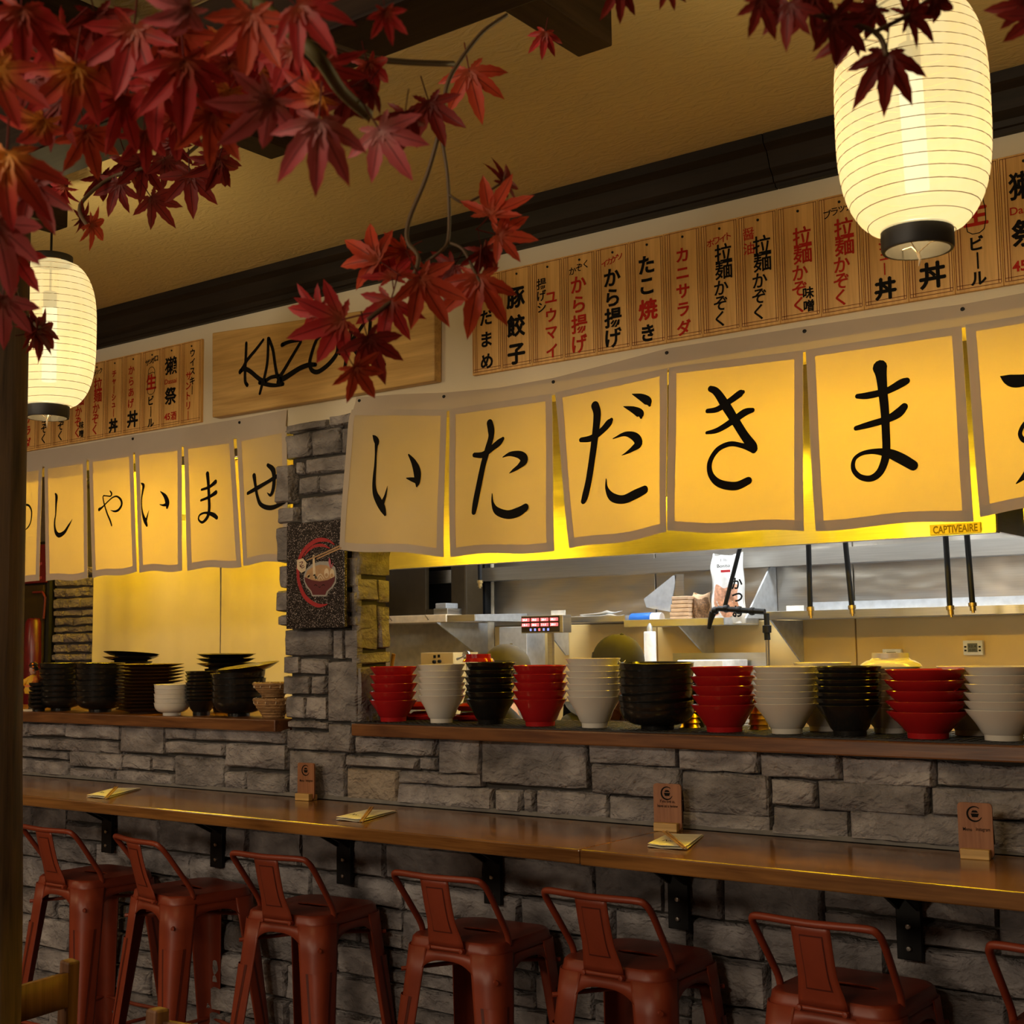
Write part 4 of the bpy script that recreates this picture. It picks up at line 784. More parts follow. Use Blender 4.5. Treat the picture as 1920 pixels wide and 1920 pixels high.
# ---------------------------------------------------------------- bar stools
SH = .785
def rr(h, r, n=5):
    return [(sx*(h-r)+r*math.cos(a), sy*(h-r)+r*math.sin(a)) for sx, sy, a0 in ((1,-1,-PI/2), (1,1,0), (-1,1,PI/2), (-1,-1,PI)) for a in [a0+PI/2*i/n for i in range(n+1)]]
def make_stool():
    t = thing('bar_stool', 'rust red metal bar stool', 'stool', group='rust red bar stools')
    m = M['stool']
    # pressed seat with a hand slot
    bm = bmesh.new(); H = .148
    def loop(pts): vs = [bm.verts.new(p) for p in pts]; return vs, [bm.edges.new((vs[i], vs[(i+1)%len(vs)])) for i in range(len(vs))]
    o0, e0 = loop([(x, y, SH) for x, y in rr(H-.006, .05)])
    s0, e1 = loop([(a, b, SH) for a, b in [(.04*math.cos(q)+(.02 if math.cos(q) > 0 else -.02), .017*math.sin(q)) for q in [2*PI*i/16+.1 for i in range(16)]]])
    bmesh.ops.triangle_fill(bm, edges=e0+e1, use_beauty=True)
    prev = o0
    for h, z in ((H, SH-.006), (H+.002, SH-.02), (H+.006, SH-.03)):
        nx, _ = loop([(x, y, z) for x, y in rr(h, .052)])
        for i in range(len(nx)): bm.faces.new((prev[i], prev[(i+1)%len(nx)], nx[(i+1)%len(nx)], nx[i]))
        prev = nx
    nx, _ = loop([(x, y, SH-.004) for x, y, _ in [v.co for v in s0]])
    for i in range(len(nx)): bm.faces.new((s0[i], s0[(i+1)%len(nx)], nx[(i+1)%len(nx)], nx[i]))
    bmesh.ops.recalc_face_normals(bm, faces=bm.faces)
    me = bpy.data.meshes.new('seat'); bm.to_mesh(me); bm.free(); me.materials.append(m)
    me.polygons.foreach_set('use_smooth', [True]*len(me.polygons)); me.set_sharp_from_angle(angle=.7)
    so = bpy.data.objects.new('seat', me); COL.objects.link(so); so.parent = t; k = so.modifiers.new('s', 'SOLIDIFY'); k.thickness = .002; k.offset = -1
    # apron with arched lower edge
    for r in range(4):
        R4 = Matrix.Rotation(r*PI/2, 3, 'Z')
        mb = MB().grid(lambda u, v: R4 @ Vector(((u-.5)*2*.086, -(H+.002+.008*v), SH-.028-v*(.024+.03*abs(2*u-1)**3))), 14, 2)
        mb.build('apron', m, t, smooth='all', local=True, solid=.002)
    # legs: folded corner sheets, splayed
    for sx, sy in ((-1,-1), (1,-1), (1,1), (-1,1)):
        def leg(u, v):
            z = (SH-.026)*(1-v); c = .153+.062*v; fw = .082*(1-v)+.036*v; rc = min(.046*(1-v)+.02*v, fw)
            # u 0..1 along flange A, corner arc, flange B
            if u < .3: a = u/.3; x, y = c-fw-(0), c; x = c-fw+a*(fw-rc)
            elif u > .7: a = (u-.7)/.3; x, y = c, c-rc-a*(fw-rc)
            else: a = (u-.3)/.4*PI/2; x, y = c-rc+rc*math.sin(a), c-rc+rc*math.cos(a)
            return (sx*x, sy*y, z)
        L = MB().grid(leg, 14, 10).build('leg', m, t, smooth='all', local=True, solid=.003)
        def rib(u, v, off):
            v2 = .17+.62*v; w = .20*(1-v)**.8+.02; p = leg(.5+(u-.5)*w*2, v2); n = Vector((sx*.707, sy*.707, 0)); return Vector(p)+n*off
        rb_ = MB().grid(lambda u, v: rib(u, v, .0032+.0035*math.sin(PI*u)), 6, 8).build('rib', m, L, smooth='all', local=True)
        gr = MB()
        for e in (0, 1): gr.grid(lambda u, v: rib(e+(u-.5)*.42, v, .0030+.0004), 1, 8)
        gr.build('rib_groove_shade', M['groove'], L, local=True)  # flat strips along the rib edges, groove shade as darker paint
        MB().bb(sx*.215-.02, sx*.215+.02, sy*.215-.02, sy*.215+.02, -.001, .006).build('foot_pad', M['rubber'], t, local=True)
    # cross braces and foot rail
    q = .155
    for a, b in (((-q, -q), (q, q)), ((-q, q), (q, -q))):
        MB().tube([(a[0], a[1], SH-.09), (0, 0, SH-.078), (b[0], b[1], SH-.09)], .006, 8).build('cross_brace', m, t, smooth=True, local=True)
    q = .189
    for r in range(4):
        R4 = Matrix.Rotation(r*PI/2, 3, 'Z')
        MB().tube([R4 @ Vector((-q, -q, .30)), R4 @ Vector((0, -q+.012, .30)), R4 @ Vector((q, -q, .30))], .0065, 8).build('foot_rail', m, t, smooth=True, local=True)
    # bent tube back rail
    yb, zt = -.205, SH+.172
    pr = [(-.142, -.075, SH-.012), (-.143, -.085, SH+.02), (-.146, -.128, SH+.078), (-.149, -.176, SH+.14), (-.145, -.196, SH+.163), (-.128, yb, zt), (-.06, yb-.008, zt), (0, yb-.010, zt-.001), (.06, yb-.008, zt), (.128, yb, zt), (.145, -.196, SH+.163), (.149, -.176, SH+.14), (.146, -.128, SH+.078), (.143, -.085, SH+.02), (.142, -.075, SH-.012)]
    MB().tube(catmull(pr, 4), .0085, 10).build('back_rail', m, t, smooth='all', local=True)
    # splat
    def spl(u, v, off=0):
        w = .045+.012*sm((v-.55)/.45); y = (yb-.010)*(1-v)+(-H-.010)*v+.012*math.sin(PI*v)*-.4-.004*sm((v-.85)/.15)
        z = (zt-.004)*(1-v)+(SH-.016)*v; return ((u-.5)*2*w, y+off+.010*(2*u-1)**2*.3, z)
    sp = MB().grid(spl, 8, 12).build('splat', m, t, smooth='all', local=True, solid=.0025)
    def pan(u, v, off): return spl(.2+.6*u, .12+.66*v, off)
    MB().grid(lambda u, v: pan(.04+.92*u, .03+.94*v, -.0032), 6, 8).build('pressed_panel', m, sp, smooth='all', local=True)
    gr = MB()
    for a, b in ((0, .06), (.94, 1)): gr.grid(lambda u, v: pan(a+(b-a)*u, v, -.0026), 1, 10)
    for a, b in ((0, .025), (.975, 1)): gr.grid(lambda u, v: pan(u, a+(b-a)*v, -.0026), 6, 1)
    gr.build('panel_groove_shade', M['groove'], sp, local=True)  # flat border strips, shade of the pressed edge painted dark
    MB().tube([(-.059, -H-.013, SH-.02), (.059, -H-.013, SH-.02)], .0055, 10).build('hinge_roll', m, t, smooth=True, local=True)
    for s in (-1, 1): MB().lathe([(0, 0), (.007, 0), (.006, .004), (0, .005)], (s*.053, -H-.018, SH-.02), 12, Matrix.Rotation(PI/2, 4, 'X')).build('rivet', m, t, smooth=True, local=True)
    return t
st0 = make_stool()
ST_ = [(-4.02, -.222, 0, 'leftmost of the row, beside the round post'), (-3.505, -.222, -10, 'second from the left, turned slightly'), (-2.945, -.222, 5, 'third from the left'), (-2.30, -.222, 3, 'fourth from the left, left of the middle bracket'), (-1.80, -.222, 0, 'fifth from the left, under the right napkin'), (-1.235, -.222, -1, 'sixth from the left, largest in full view'), (-.72, -.222, 0, 'cut off by the right edge of the view')]
for i, (x, y, a, l) in enumerate(ST_):
    o = st0 if i == 0 else copy_tree(st0)
    o.location = (x, y, 0.001); o.rotation_euler = (0, 0, math.radians(a)); o['label'] = 'rust red metal bar stool, '+l
# ---------------------------------------------------------------- kitchen behind the openings
def kbox(t, name, mat, x0, x1, y0, y1, z0, z1, **k): return MB().bb(x0, x1, y0, y1, z0, z1).build(name, M[mat], t, **k)
# steel back panels with seams
wk = bpy.data.objects['wall_kitchen']
XS = [-5.4591, -4.3434, -3.3379, -2.3184, 2.0]
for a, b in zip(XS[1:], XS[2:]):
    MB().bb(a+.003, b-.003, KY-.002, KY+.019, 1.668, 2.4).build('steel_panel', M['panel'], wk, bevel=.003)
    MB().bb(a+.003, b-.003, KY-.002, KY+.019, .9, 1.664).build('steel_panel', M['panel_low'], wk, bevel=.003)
kbox(wk, 'steel_panel', 'pale', XS[0], XS[1]-.003, KY-.002, KY+.019, .9, 2.4, bevel=.003)
# hood: front, sides, top and a rear gutter
HX1 = -1.3268; HZ = 1.9132; HX0 = -5.0
t = thing('exhaust_hood', 'big stainless exhaust hood over the kitchen, its front glowing yellow behind the noren', 'hood', (-3, 1.3, HZ))
kbox(t, 'front', 'hood', HX0, HX1, 1.30, 1.315, HZ, CZ-.02, bevel=.002)
kbox(t, 'side', 'hood', HX1-.015, HX1, 1.316, KY-.01, HZ, CZ-.02); kbox(t, 'side', 'hood', HX0, HX0+.015, 1.316, KY-.01, HZ, CZ-.02)
kbox(t, 'lip', 'hood', HX0, HX1, 1.296, 1.34, HZ-.004, HZ+.003)
GZ = 1.9398
MB().prism([(2.40, GZ-.035), (2.40, GZ+.035), (2.412, GZ+.035), (2.412, GZ-.02), (KY-.004, GZ-.02), (KY-.004, GZ-.035)], HX0, HX1-.02, 'x').build('grease_gutter', M['steel'], t)
# logo plate
P0 = (-1.5438,1.946); P1 = (-1.3744,1.9384); P2 = (-1.5417,1.9114)
pl = MB().bb(P0[0], P1[0], 1.288, 1.2995, P2[1], P0[1]+.001).build('logo_plate', M['plate_y'], t, bevel=.002)
mb = MB(); w0 = P1[0]-P0[0]
line(mb, 'CAPTIVEAIRE', P0[0]+.07*w0, P1[0]-.05*w0, (P0[1]+P2[1])/2, .035, 1.2872, .03)
mb.build('lettering', M['umber'], pl)
t = thing('exhaust_hood', 'second stainless hood beyond the gap at the right edge', 'hood', (-1.0, 1.3, HZ))
kbox(t, 'front', 'hood', HX1+.09, 1.6, 1.30, 1.315, HZ-.01, CZ-.02); kbox(t, 'side', 'hood', HX1+.09, HX1+.105, 1.316, KY-.01, HZ-.01, CZ-.02)
# nozzle hoses hanging out of the hood
def hose(a, b, c, lab):
    t = thing('nozzle_drop', lab, 'pipe', b, group='fire nozzle drops under the hood')
    MB().tube([(a[0], a[1], CZ-.001), (a[0], a[1], a[2]+.05), a, b], .0105, 10).build('hose', M['iron'], t, smooth=True)
    d = (Vector(c)-Vector(b))
    MB().tube([Vector(b), Vector(b)+d*.35, Vector(b)+d*.36, Vector(b)+d*.8, Vector(b)+d*.81, c], [.015, .015, .011, .011, .006, .006], 10).build('nozzle', M['brass'], t, smooth=True)
hose((-2.1914,1.75,1.9407), (-2.1938,1.75,1.6965), (-2.191,1.75,1.6524), 'black hose with brass nozzle under the hood, first of four from the left')
hose((-2.038,1.75,1.9424), (-2.0218,1.75,1.6978), (-2.0192,1.75,1.6566), 'black hose with brass nozzle under the hood, second, leaning to the right')
hose((-1.6464,1.75,1.9417), (-1.6424,1.75,1.6848), (-1.6384,1.75,1.6435), 'black hose with brass nozzle under the hood, third, below the logo plate')
hose((-1.5676,1.75,1.9428), (-1.5599,1.75,1.6941), (-1.5578,1.75,1.6571), 'black hose with brass nozzle under the hood, fourth, rightmost')
hose((-3.9678,1.9,1.9764), (-3.9658,1.9,1.878), (-3.9662,1.9,1.8394), 'short pale nozzle under the hood near the dark cabinet')
# shelves
def shelf(lab, A, B, yf, hz, brk, lip=.0):
    "wall shelf between (xa) and (xb): tray, front lip, triangular brackets"
    xa, xb = A[0], B[0]; z0, z1 = A[1], A[1]+hz
    t = thing('wall_shelf', lab, 'shelf', ((xa+xb)/2, KY-.01, z0))
    kbox(t, 'tray', 'galv', xa, xb, yf+.006, KY-.004, z0+.002, z0+.008)
    kbox(t, 'front_lip', 'steel', xa, xb, yf, yf+.005, z0, z1, bevel=.001)
    for x in (xa+.003, xb-.003): MB().prism([(yf+.006, z0+.009), (KY-.005, z0+.009), (KY-.005, z1+.01), (yf+.006, z1)], x-.003, x+.003, 'x').build('end_plate', M['galv'], t)
    for x, up, h in brk:
        d = (KY-.006-yf)
        if up: MB().prism([(yf+.03, z0+.010), (KY-.006, z0+.010), (KY-.006, z0+h), (KY-.05, z0+h)], x-.004, x+.004, 'x').build('gusset', M['galv'], t)
        else: MB().prism([(yf+.02, z0-.001), (KY-.006, z0-.001), (KY-.006, z0-h), (KY-.03, z0-h)], x-.004, x+.004, 'x').build('gusset', M['galv'], t)
    return t
YS = 2.15
shelf('steel wall shelf in the middle of the kitchen, holding blue pitcher and paper bags', (-3.3083,1.6403), (-2.7871,1.6398), YS, .033, [(-3.0258, 0, .17)])
shelf('long steel wall shelf on the right, below the hoses', (-2.5817,1.6588), (1.2, 0), YS, .035, [(-2.5704, 0, .19), (-2.6945, 1, .26), (-1.1853, 0, .19)])
shelf('lower steel shelf behind the timer, with foil sheets', (-3.7348,1.6699), (-3.3581,1.6645), 2.24, .028, [(-3.8623, 0, .16)])
shelf('pale steel shelf at the left of the kitchen, below the dark cabinet', (-4.2999,1.6857), (-4.1204,1.6872), 2.05, .034, [(-4.3892, 0, .2)])
bp0, bp1 = (-2.3221,2.49,1.6916), (-2.3202,2.49,1.7389)
o = MB().bb(-2.5241, 1.2, KY-.012, KY-.0035, bp0[2]-.02, bp1[2]).build('back_plate', M['galv'], [c for c in bpy.data.objects if c.name.startswith('wall_shelf') and c.location.x > -1.5][0])
t = thing('steel_partition', 'grey steel triangular partition standing on the middle shelf', 'partition', (-3.1929, 2.35, 1.7124))
MB().prism([(-3.3065,1.7763),(-3.2927,1.735),(-3.1644,1.7113),(-3.1249,1.8811),(-3.1422,1.8819)], 2.33, 2.338).build('plate', M['galv'], t)
kbox(t, 'flange', 'steel', -3.1329, -3.087, 2.33, 2.334, 1.7107, 1.8868)
SZ = 1.6403+.0085
# blue pitcher lying on its side
px0 = (-3.3209,2.22,1.7063); px1 = (-3.1981,2.22,1.7032); px2 = (-3.135,2.22,1.7016)
t = thing('pitcher', 'blue-capped clear pitcher lying on its side on the middle shelf', 'pitcher', (px0[0], 2.225, SZ))
L = px1[0]-px0[0]; RX = Matrix.Rotation(PI/2, 4, 'Y'); r0 = .030
MB().lathe([(0, .0), (.012, 0), (.013, .004), (.022, .006), (.027, .012), (.028, L*.9), (.0295, L), (0, L)], (px0[0], 2.225, SZ+r0), 24, RX).build('cap', M['blue'], t, smooth=True)
MB().lathe([(.027, L), (.027, L+.05), (.026, L+.052), (0, L+.052)], (px0[0], 2.225, SZ+r0), 24, RX).build('body', M['whitep'], t, smooth=True)
# kraft bags
kx0, kx1 = -3.0917, -2.9852; kz = 1.7778
nk = 7; hk = (kz-SZ)/nk
for i in range(nk):
    o = MB().bb(kx0+.004*(i%2)+.003*i, kx1, 2.19, 2.36, SZ+i*hk+.0004, SZ+(i+1)*hk-.001).build('paper_bag', M['kraft'], None, bevel=.003)
    tag(o, 'flat brown paper bag in the pile on the middle shelf', 'bag', 'brown paper bags piled on the middle shelf')
def bag(name, lab, x0, x1, y, z0, z1, mats, win):
    t = thing(name, lab, 'bag', ((x0+x1)/2, y, z0))
    w = x1-x0; h = z1-z0
    def P(u, v):
        b = math.sin(PI*min(1, v*1.02))**.5*(.8+.2*math.sin(u*5)); e = math.sin(PI*u)
        s = 1-.10*sm((v-.75)/.25)+.05*math.sin(v*9)*.4
        return ((x0+x1)/2+(u-.5)*w*s+.004*math.sin(v*14), y-.045*e*b-.004*math.sin(u*14+v*9), z0+h*v-.012*e*sm((v-.9)/.1))
    MB().grid(P, 14, 16).build('front', M[mats[0]], t, smooth='all')
    MB().grid(lambda u, v: (P(u, v)[0], 2*y-P(u, v)[1], P(u, v)[2]), 10, 10).build('back', M[mats[0]], t, smooth='all')
    MB().grid(lambda u, v: (P(win[0]+(win[1]-win[0])*u, win[2]+(win[3]-win[2])*v+.02*math.sin(u*11))[0], P(win[0]+(win[1]-win[0])*u, win[2]+(win[3]-win[2])*v)[1]-.003-.002*math.sin(u*20+v*17), P(.5, win[2]+(win[3]-win[2])*v+.03*math.sin(u*9))[2]), 16, 12).build('contents', M[mats[1]], t, smooth='all')
    return t, P
t, P = bag('flake_bag', 'small clear bag of brown flakes on the middle shelf, between paper bags and white bag', -3.002, -2.9081, 2.26, SZ, 1.7954, ('kraft', 'herb'), (.2, .95, .08, .8))
t, P = bag('bonito_bag', 'tall white plastic bag of pink bonito flakes on the middle shelf', -2.8889, -2.7255, 2.24, SZ, 1.9679, ('whitep', 'flakes'), (.12, .85, .1, .52))
mb = MB(); fr = lambda a, b: (a, 2.182, b)
xm = -2.8016; zm = 1.9318
line(mb, '1 lb', xm-.012, xm+.022, zm, .02, 2.186, .01); line(mb, 'Bonito', xm-.03, xm+.035, zm-.026, .022, 2.186, .02)
for i, ch in enumerate('かつお'): put(mb, ch, -2.7331, 1.8237-i*.062, .058, 2.182, .03)
mb.build('lettering', M['ink'], t)
mb = MB().add([(xm-.012, 2.186, zm-.045), (xm+.036, 2.186, zm-.045), (xm+.036, 2.186, zm-.056), (xm-.012, 2.186, zm-.056)], [(0,1,2,3)]); mb.build('red_stripe', M['logo_red'], t)
# folded foil sheets on the lower shelf
t = thing('paper_sheets', 'loose pale paper sheets on the lower shelf beside the blue pitcher', 'paper', (-3.5534, 2.3, 1.6699+.009))
for i in range(3): MB().grid(lambda u, v: (-3.7177+.04*i+u*(.26-.05*i), 2.27+.14*v, 1.6699+.0095+.012*i+.014*u*(1+.4*math.sin(u*5+i))+.004*math.sin(v*6+i)), 10, 4).build('sheet', M['whitep' if i else 'cream'], t, smooth='all', solid=.001)
# pot filler: rod, elbow, valve, nozzle, cross pipe and stand pipe
t = thing('pot_filler', 'black jointed pot filler tap hanging in front of the white bag', 'tap', (-2.6718,1.95,1.7044))
MB().tube([(-2.5783,1.95,2.0121), (-2.674,1.95,1.7135)], .0095, 10).build('rod', M['iron'], t, smooth=True)
MB().tube([(-2.4877,1.95,1.6882),(-2.5714,1.95,1.6949),(-2.6667,1.95,1.7042),(-2.7023,1.95,1.7075),(-2.7257,1.95,1.6967),(-2.7339,1.95,1.6832)], .012, 12).build('arm', M['iron'], t, smooth=True)
MB().tube([(-2.731,1.95,1.6922),(-2.7422,1.95,1.6651),(-2.7539,1.95,1.6218)], [.016, .012, .008], 12).build('spout', M['iron'], t, smooth=True)
for p in [(-2.6666,1.95,1.7065),(-2.7205,1.95,1.6988),(-2.6063,1.95,1.698),(-2.5466,1.95,1.692)]: MB().lathe([(0, -.009), (.016, -.009), (.018, 0), (.016, .009), (0, .009)], p, 14, Matrix.Rotation(PI/2, 4, 'Y')).build('joint', M['iron'], t, smooth=True)
t = thing('stand_pipe', 'vertical water pipe with black union under the right end of the pot filler', 'pipe', (-2.4859,1.95,1.4595))
MB().tube([(-2.4806,1.95,1.6813), (-2.4798,1.95,1.6323), (-2.4799,1.95,1.6301), (-2.4809,1.95,1.6012), (-2.481,1.95,1.599), (-2.4796,1.95,1.5702)], [.012, .012, .019, .019, .013, .013], 14).build('union', M['iron'], t, smooth=True)
MB().tube([(-2.4796,1.95,1.5702), (-2.4864, 1.95, .9205)], .0085, 12).build('pipe', M['steel'], t, smooth=True)
# counters, griddle splash, appliances
t = thing('kitchen_counter', 'stainless kitchen counter along the back wall', 'counter', (-2.6, 2.2, 0))
kbox(t, 'top', 'steel', -4.9, 1.4, 1.75, KY-.02, .88, .92, bevel=.003); kbox(t, 'base', 'steel', -4.9, 1.4, 1.85, KY-.02, .1, .879)
t = thing('griddle', 'stainless griddle with low splash guard behind the wide black bowls', 'griddle', (-2.8374, 2.2, .921))
kbox(t, 'body', 'steel', -2.9919, -2.534, 2.0, 2.38, .921, 1.2, bevel=.003)
kbox(t, 'splash_guard', 'steel', -3.171, -2.6909, 2.36, 2.376, 1.2, 1.5162)
kbox(t, 'lid', 'whitep', -3.0006, -2.771, 2.1, 2.34, 1.2005, 1.4865, bevel=.004)
t = thing('squeeze_bottle', 'white plastic squeeze bottle behind the wide black bowls', 'bottle', (-3.0688, 2.0, 1.2))
wz0, wz1, wz2 = .921, 1.6159, 1.6325; hw = .027
MB().lathe([(0, wz0), (hw, wz0), (hw, wz1-.004), (hw*.9, wz1), (0, wz1)], (-3.067, 2.0-.02, 0), 20).build('body', M['whitep'], t, smooth=True)
MB().lathe([(hw*.45, wz1), (hw*.45, wz2+.004), (.004, wz2+.02), (0, wz2+.02)], (-3.067, 2.0-.02, 0), 16).build('cap', M['galv'], t, smooth=True)
# order timer with lit red digits
ty = 2.05; c0, c1 = (-3.8322,1.7041), (-3.5974,1.6201)
t = thing('kitchen_timer', 'steel multi-timer box with red lit digits on the lower shelf bracket', 'timer', (c0[0], ty, c1[1]))
kbox(t, 'case', 'steel', c0[0], c1[0]+.012, ty, ty+.07, c1[1], c0[1], bevel=.002)
kbox(t, 'face', 'dark', c0[0]+.004, c1[0]-.008, ty-.0025, ty-.0005, c1[1]+.004, c0[1]-.004)
fw = (c1[0]-c0[0]-.012)/4; fh = c0[1]-c1[1]
M['led'] = emit('red led', (1, .12, .12), 2.2); M['led_b'] = emit('blue led', (.35, .4, 1), 1.2); M['led_w'] = emit('lit digit', (1, .75, .7), 3)
mw = MB()
for r in (0, 1):
    for k in range(4):
        xa = c0[0]+.007+k*fw; zc = c0[1]-fh*(.24+.29*r)
        kbox(t, 'display', 'led', xa, xa+fw*.82, ty-.0042, ty-.0028, zc-fh*.09, zc+fh*.09)
        line(mw, ['25:3', '30:2', '20:1', '02:1', '15:1', '50:2', '11:1', '20:1'][r*4+k], xa+fw*.1, xa+fw*.55, zc, fh*.16, ty-.0046, .01)
mw.build('digits', M['led_w'], t)
for k in range(5): kbox(t, 'button', 'led_b' if k != 2 else 'led', c0[0]+(c1[0]-c0[0])*(.23+.11*k), c0[0]+(c1[0]-c0[0])*(.23+.11*k)+.010, ty-.0042, ty-.0028, c1[1]+fh*.12, c1[1]+fh*.26)
kbox(t, 'label_tab', 'whitep', -3.6608, -3.5802, ty+.01, ty+.014, c0[1]-.002, c0[1]+.022)
kbox(t, 'post', 'steel', -3.7016, -3.6765, 2.085, 2.105, .921, c1[1]-.0005)
# wall thermometers
def thermo(x0, x1, z0, z1, lab):
    t = thing('thermometer', lab, 'thermometer', ((x0+x1)/2, KY-.03, z0), group='digital thermometers on the kitchen wall')
    kbox(t, 'case', 'whitep', x0, x1, KY-.03, KY-.004, z0, z1, bevel=.003); w, h = x1-x0, z1-z0
    kbox(t, 'screen', 'lcd', x0+w*.24, x1-w*.26, KY-.032, KY-.0302, z0+h*.2, z1-h*.2)
    for s in (.07, .80):
        for q in (.25, .5): kbox(t, 'button', 'iron', x0+w*s, x0+w*(s+.11), KY-.032, KY-.0302, z0+h*q, z0+h*(q+.12))
    mb = MB(); line(mb, '52.4', x0+w*.3, x1-w*.32, z0+h*.6, h*.22, KY-.0325, 0); line(mb, '0:00', x0+w*.32, x1-w*.34, z0+h*.34, h*.16, KY-.0325, 0); mb.build('digits', M['ink'], t)
a, b = (-1.8376,1.558), (-1.7564,1.4973); thermo(a[0], b[0], b[1], a[1], 'digital thermometer on the kitchen wall, upper right one')
a, b = (-2.189,1.5256), (-2.1061,1.4585); thermo(a[0], b[0], b[1], a[1], 'digital thermometer on the kitchen wall, half hidden by an upturned bowl')
a, b = (-2.5026,1.7176), (-2.4215,1.69)
o = MB().bb(a[0], b[0], 2.19, 2.192, b[1], a[1]).build('price_card', M['whitep']); tag(o, 'small white card standing on the long right shelf', 'card')
o.location.z = 0
# dark cabinet at the left of the kitchen with a black recess
a, b = (-4.9493,1.9606), (-4.4778,1.7226)
t = thing('holding_cabinet', 'dark brown holding cabinet with a black opening beside the pillar', 'cabinet', ((a[0]+b[0])/2, 2.35, b[1]))
kbox(t, 'back', 'iron', a[0]-.3, b[0]+.12, 2.44, 2.49, b[1], a[1]+.35)
kbox(t, 'door', 'dark', a[0]-.3, -4.655, 2.3, 2.33, b[1], a[1]+.35, bevel=.004)
kbox(t, 'sill', 'dark', -4.655+.002, -4.48, 2.3, 2.43, b[1], 1.7619)
kbox(t, 'duct', 'dark', -4.4653, -4.3601, 2.28, 2.43, b[1], a[1]+.35, bevel=.01)
t = thing('steel_dispenser', 'small steel dispenser in front of the dark cabinet', 'dispenser', (-4.435, 2.2, 1.7204))
kbox(t, 'body', 'steel', -4.4821, -4.388, 2.16, 2.28, 1.7204, 1.7593, bevel=.003)
kbox(t, 'lid', 'galv', -4.4781, -4.4056, 2.17, 2.27, 1.7593+.0005, 1.7871, bevel=.004)
a, b = (-4.8329,1.726), (-4.3485,1.6872)
t = thing('slotted_rail', 'pale slotted rail below the dark cabinet', 'rail', ((a[0]+b[0])/2, 2.1, b[1]))
kbox(t, 'rail', 'cream', a[0], b[0], 2.1, 2.4, b[1], a[1], bevel=.002)
mb = MB()
for x0 in (-4.7411, -4.4884):
    for k in range(4):
        o = MB().bb(x0+.006*k, x0+.006*k+.006, 2.098, 2.0995, a[1]-.006-.0065*k, a[1]-.002-.0065*k).build('slot', M['iron'], t)
# control box with knobs and pressure gauge
a, b = (-4.4324,1.5314), (-4.2194,1.4294)
t = thing('control_box', 'steel control box with two knobs behind the first white bowls', 'appliance', ((a[0]+b[0])/2, 2.0, .921))
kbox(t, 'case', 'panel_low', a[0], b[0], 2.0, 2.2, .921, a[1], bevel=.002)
for px in ((-4.3391,1.99,1.4854), (-4.3041,1.99,1.4879)): MB().lathe([(0, .0), (.009, 0), (.008, .012), (0, .013)], (px[0], 1.9995, px[2]), 14, Matrix.Rotation(PI/2, 4, 'X')).build('knob', M['iron'], t, smooth=True)
for px in ((-4.3389,1.99,1.5121), (-4.3109,1.99,1.5146)): kbox(t, 'display', 'iron', px[0]-.008, px[0]+.007, 1.997, 1.9995, px[2]-.008, px[2]+.007)
t = thing('pressure_gauge', 'round chrome gauge with tap handle beside the control box', 'gauge', (-4.1366, 2.0, .921))
g = (-4.1366,2.0,1.5186)
MB().lathe([(0, -.01), (.022, -.01), (.024, 0), (.022, .004), (.019, .003), (0, .003)], g, 24, Matrix.Rotation(PI/2, 4, 'X')).build('dial', M['steel'], t, smooth=True)
MB().tube([(g[0], 2.012, .921), (g[0], 2.012, g[2]-.02)], .008, 10).build('stem', M['steel'], t, smooth=True)
MB().tube([(-4.1825,1.985,1.498),(-4.1551,1.985,1.5058),(-4.1313,1.985,1.5161)], [.007, .004, .006], 10).build('lever', M['steel'], t, smooth=True)
a, b = (-4.1444,1.6571), (-3.9682,1.423)
t = thing('cold_drawer', 'tall grey steel cabinet behind the left cook', 'cabinet', ((a[0]+b[0])/2, 2.3, .921)); kbox(t, 'body', 'galv', a[0], b[0], 2.28, 2.44, .921, a[1], bevel=.003); kbox(t, 'handle', 'steel', b[0]-.03, b[0]-.02, 2.262, 2.279, 1.3, 1.42)
t = thing('utensil_jar', 'steel jar holding a wooden spoon, hidden behind the first red bowls', 'jar', (-3.0927-.01, .3, 1.3185))
MB().lathe([(0, 0), (.035, 0), (.037, .004), (.037, .10), (.0345, .10), (.0345, .006), (0, .005)], (-3.0927-.01, .3, 1.3185), 24).build('jar', M['steel'], t, smooth=True)
t = thing('wooden_spoon', 'wooden spoon handle sticking up behind the first red bowls', 'spoon', (-3.0927, .3, 1.38))
MB().tube([(-3.0927-.014, .3, 1.35), (-3.0951,0.3,1.5001), (-3.0876,0.3,1.5348)], [.006, .0065, .0075], 10).build('handle', M['bamboo'], t, smooth=True)
MB().lathe([(0, -.02), (.016, -.012), (.02, 0), (.015, .014), (0, .018)], (-3.0927-.014, .3, 1.347), 14).build('scoop', M['bamboo'], t, smooth=True)

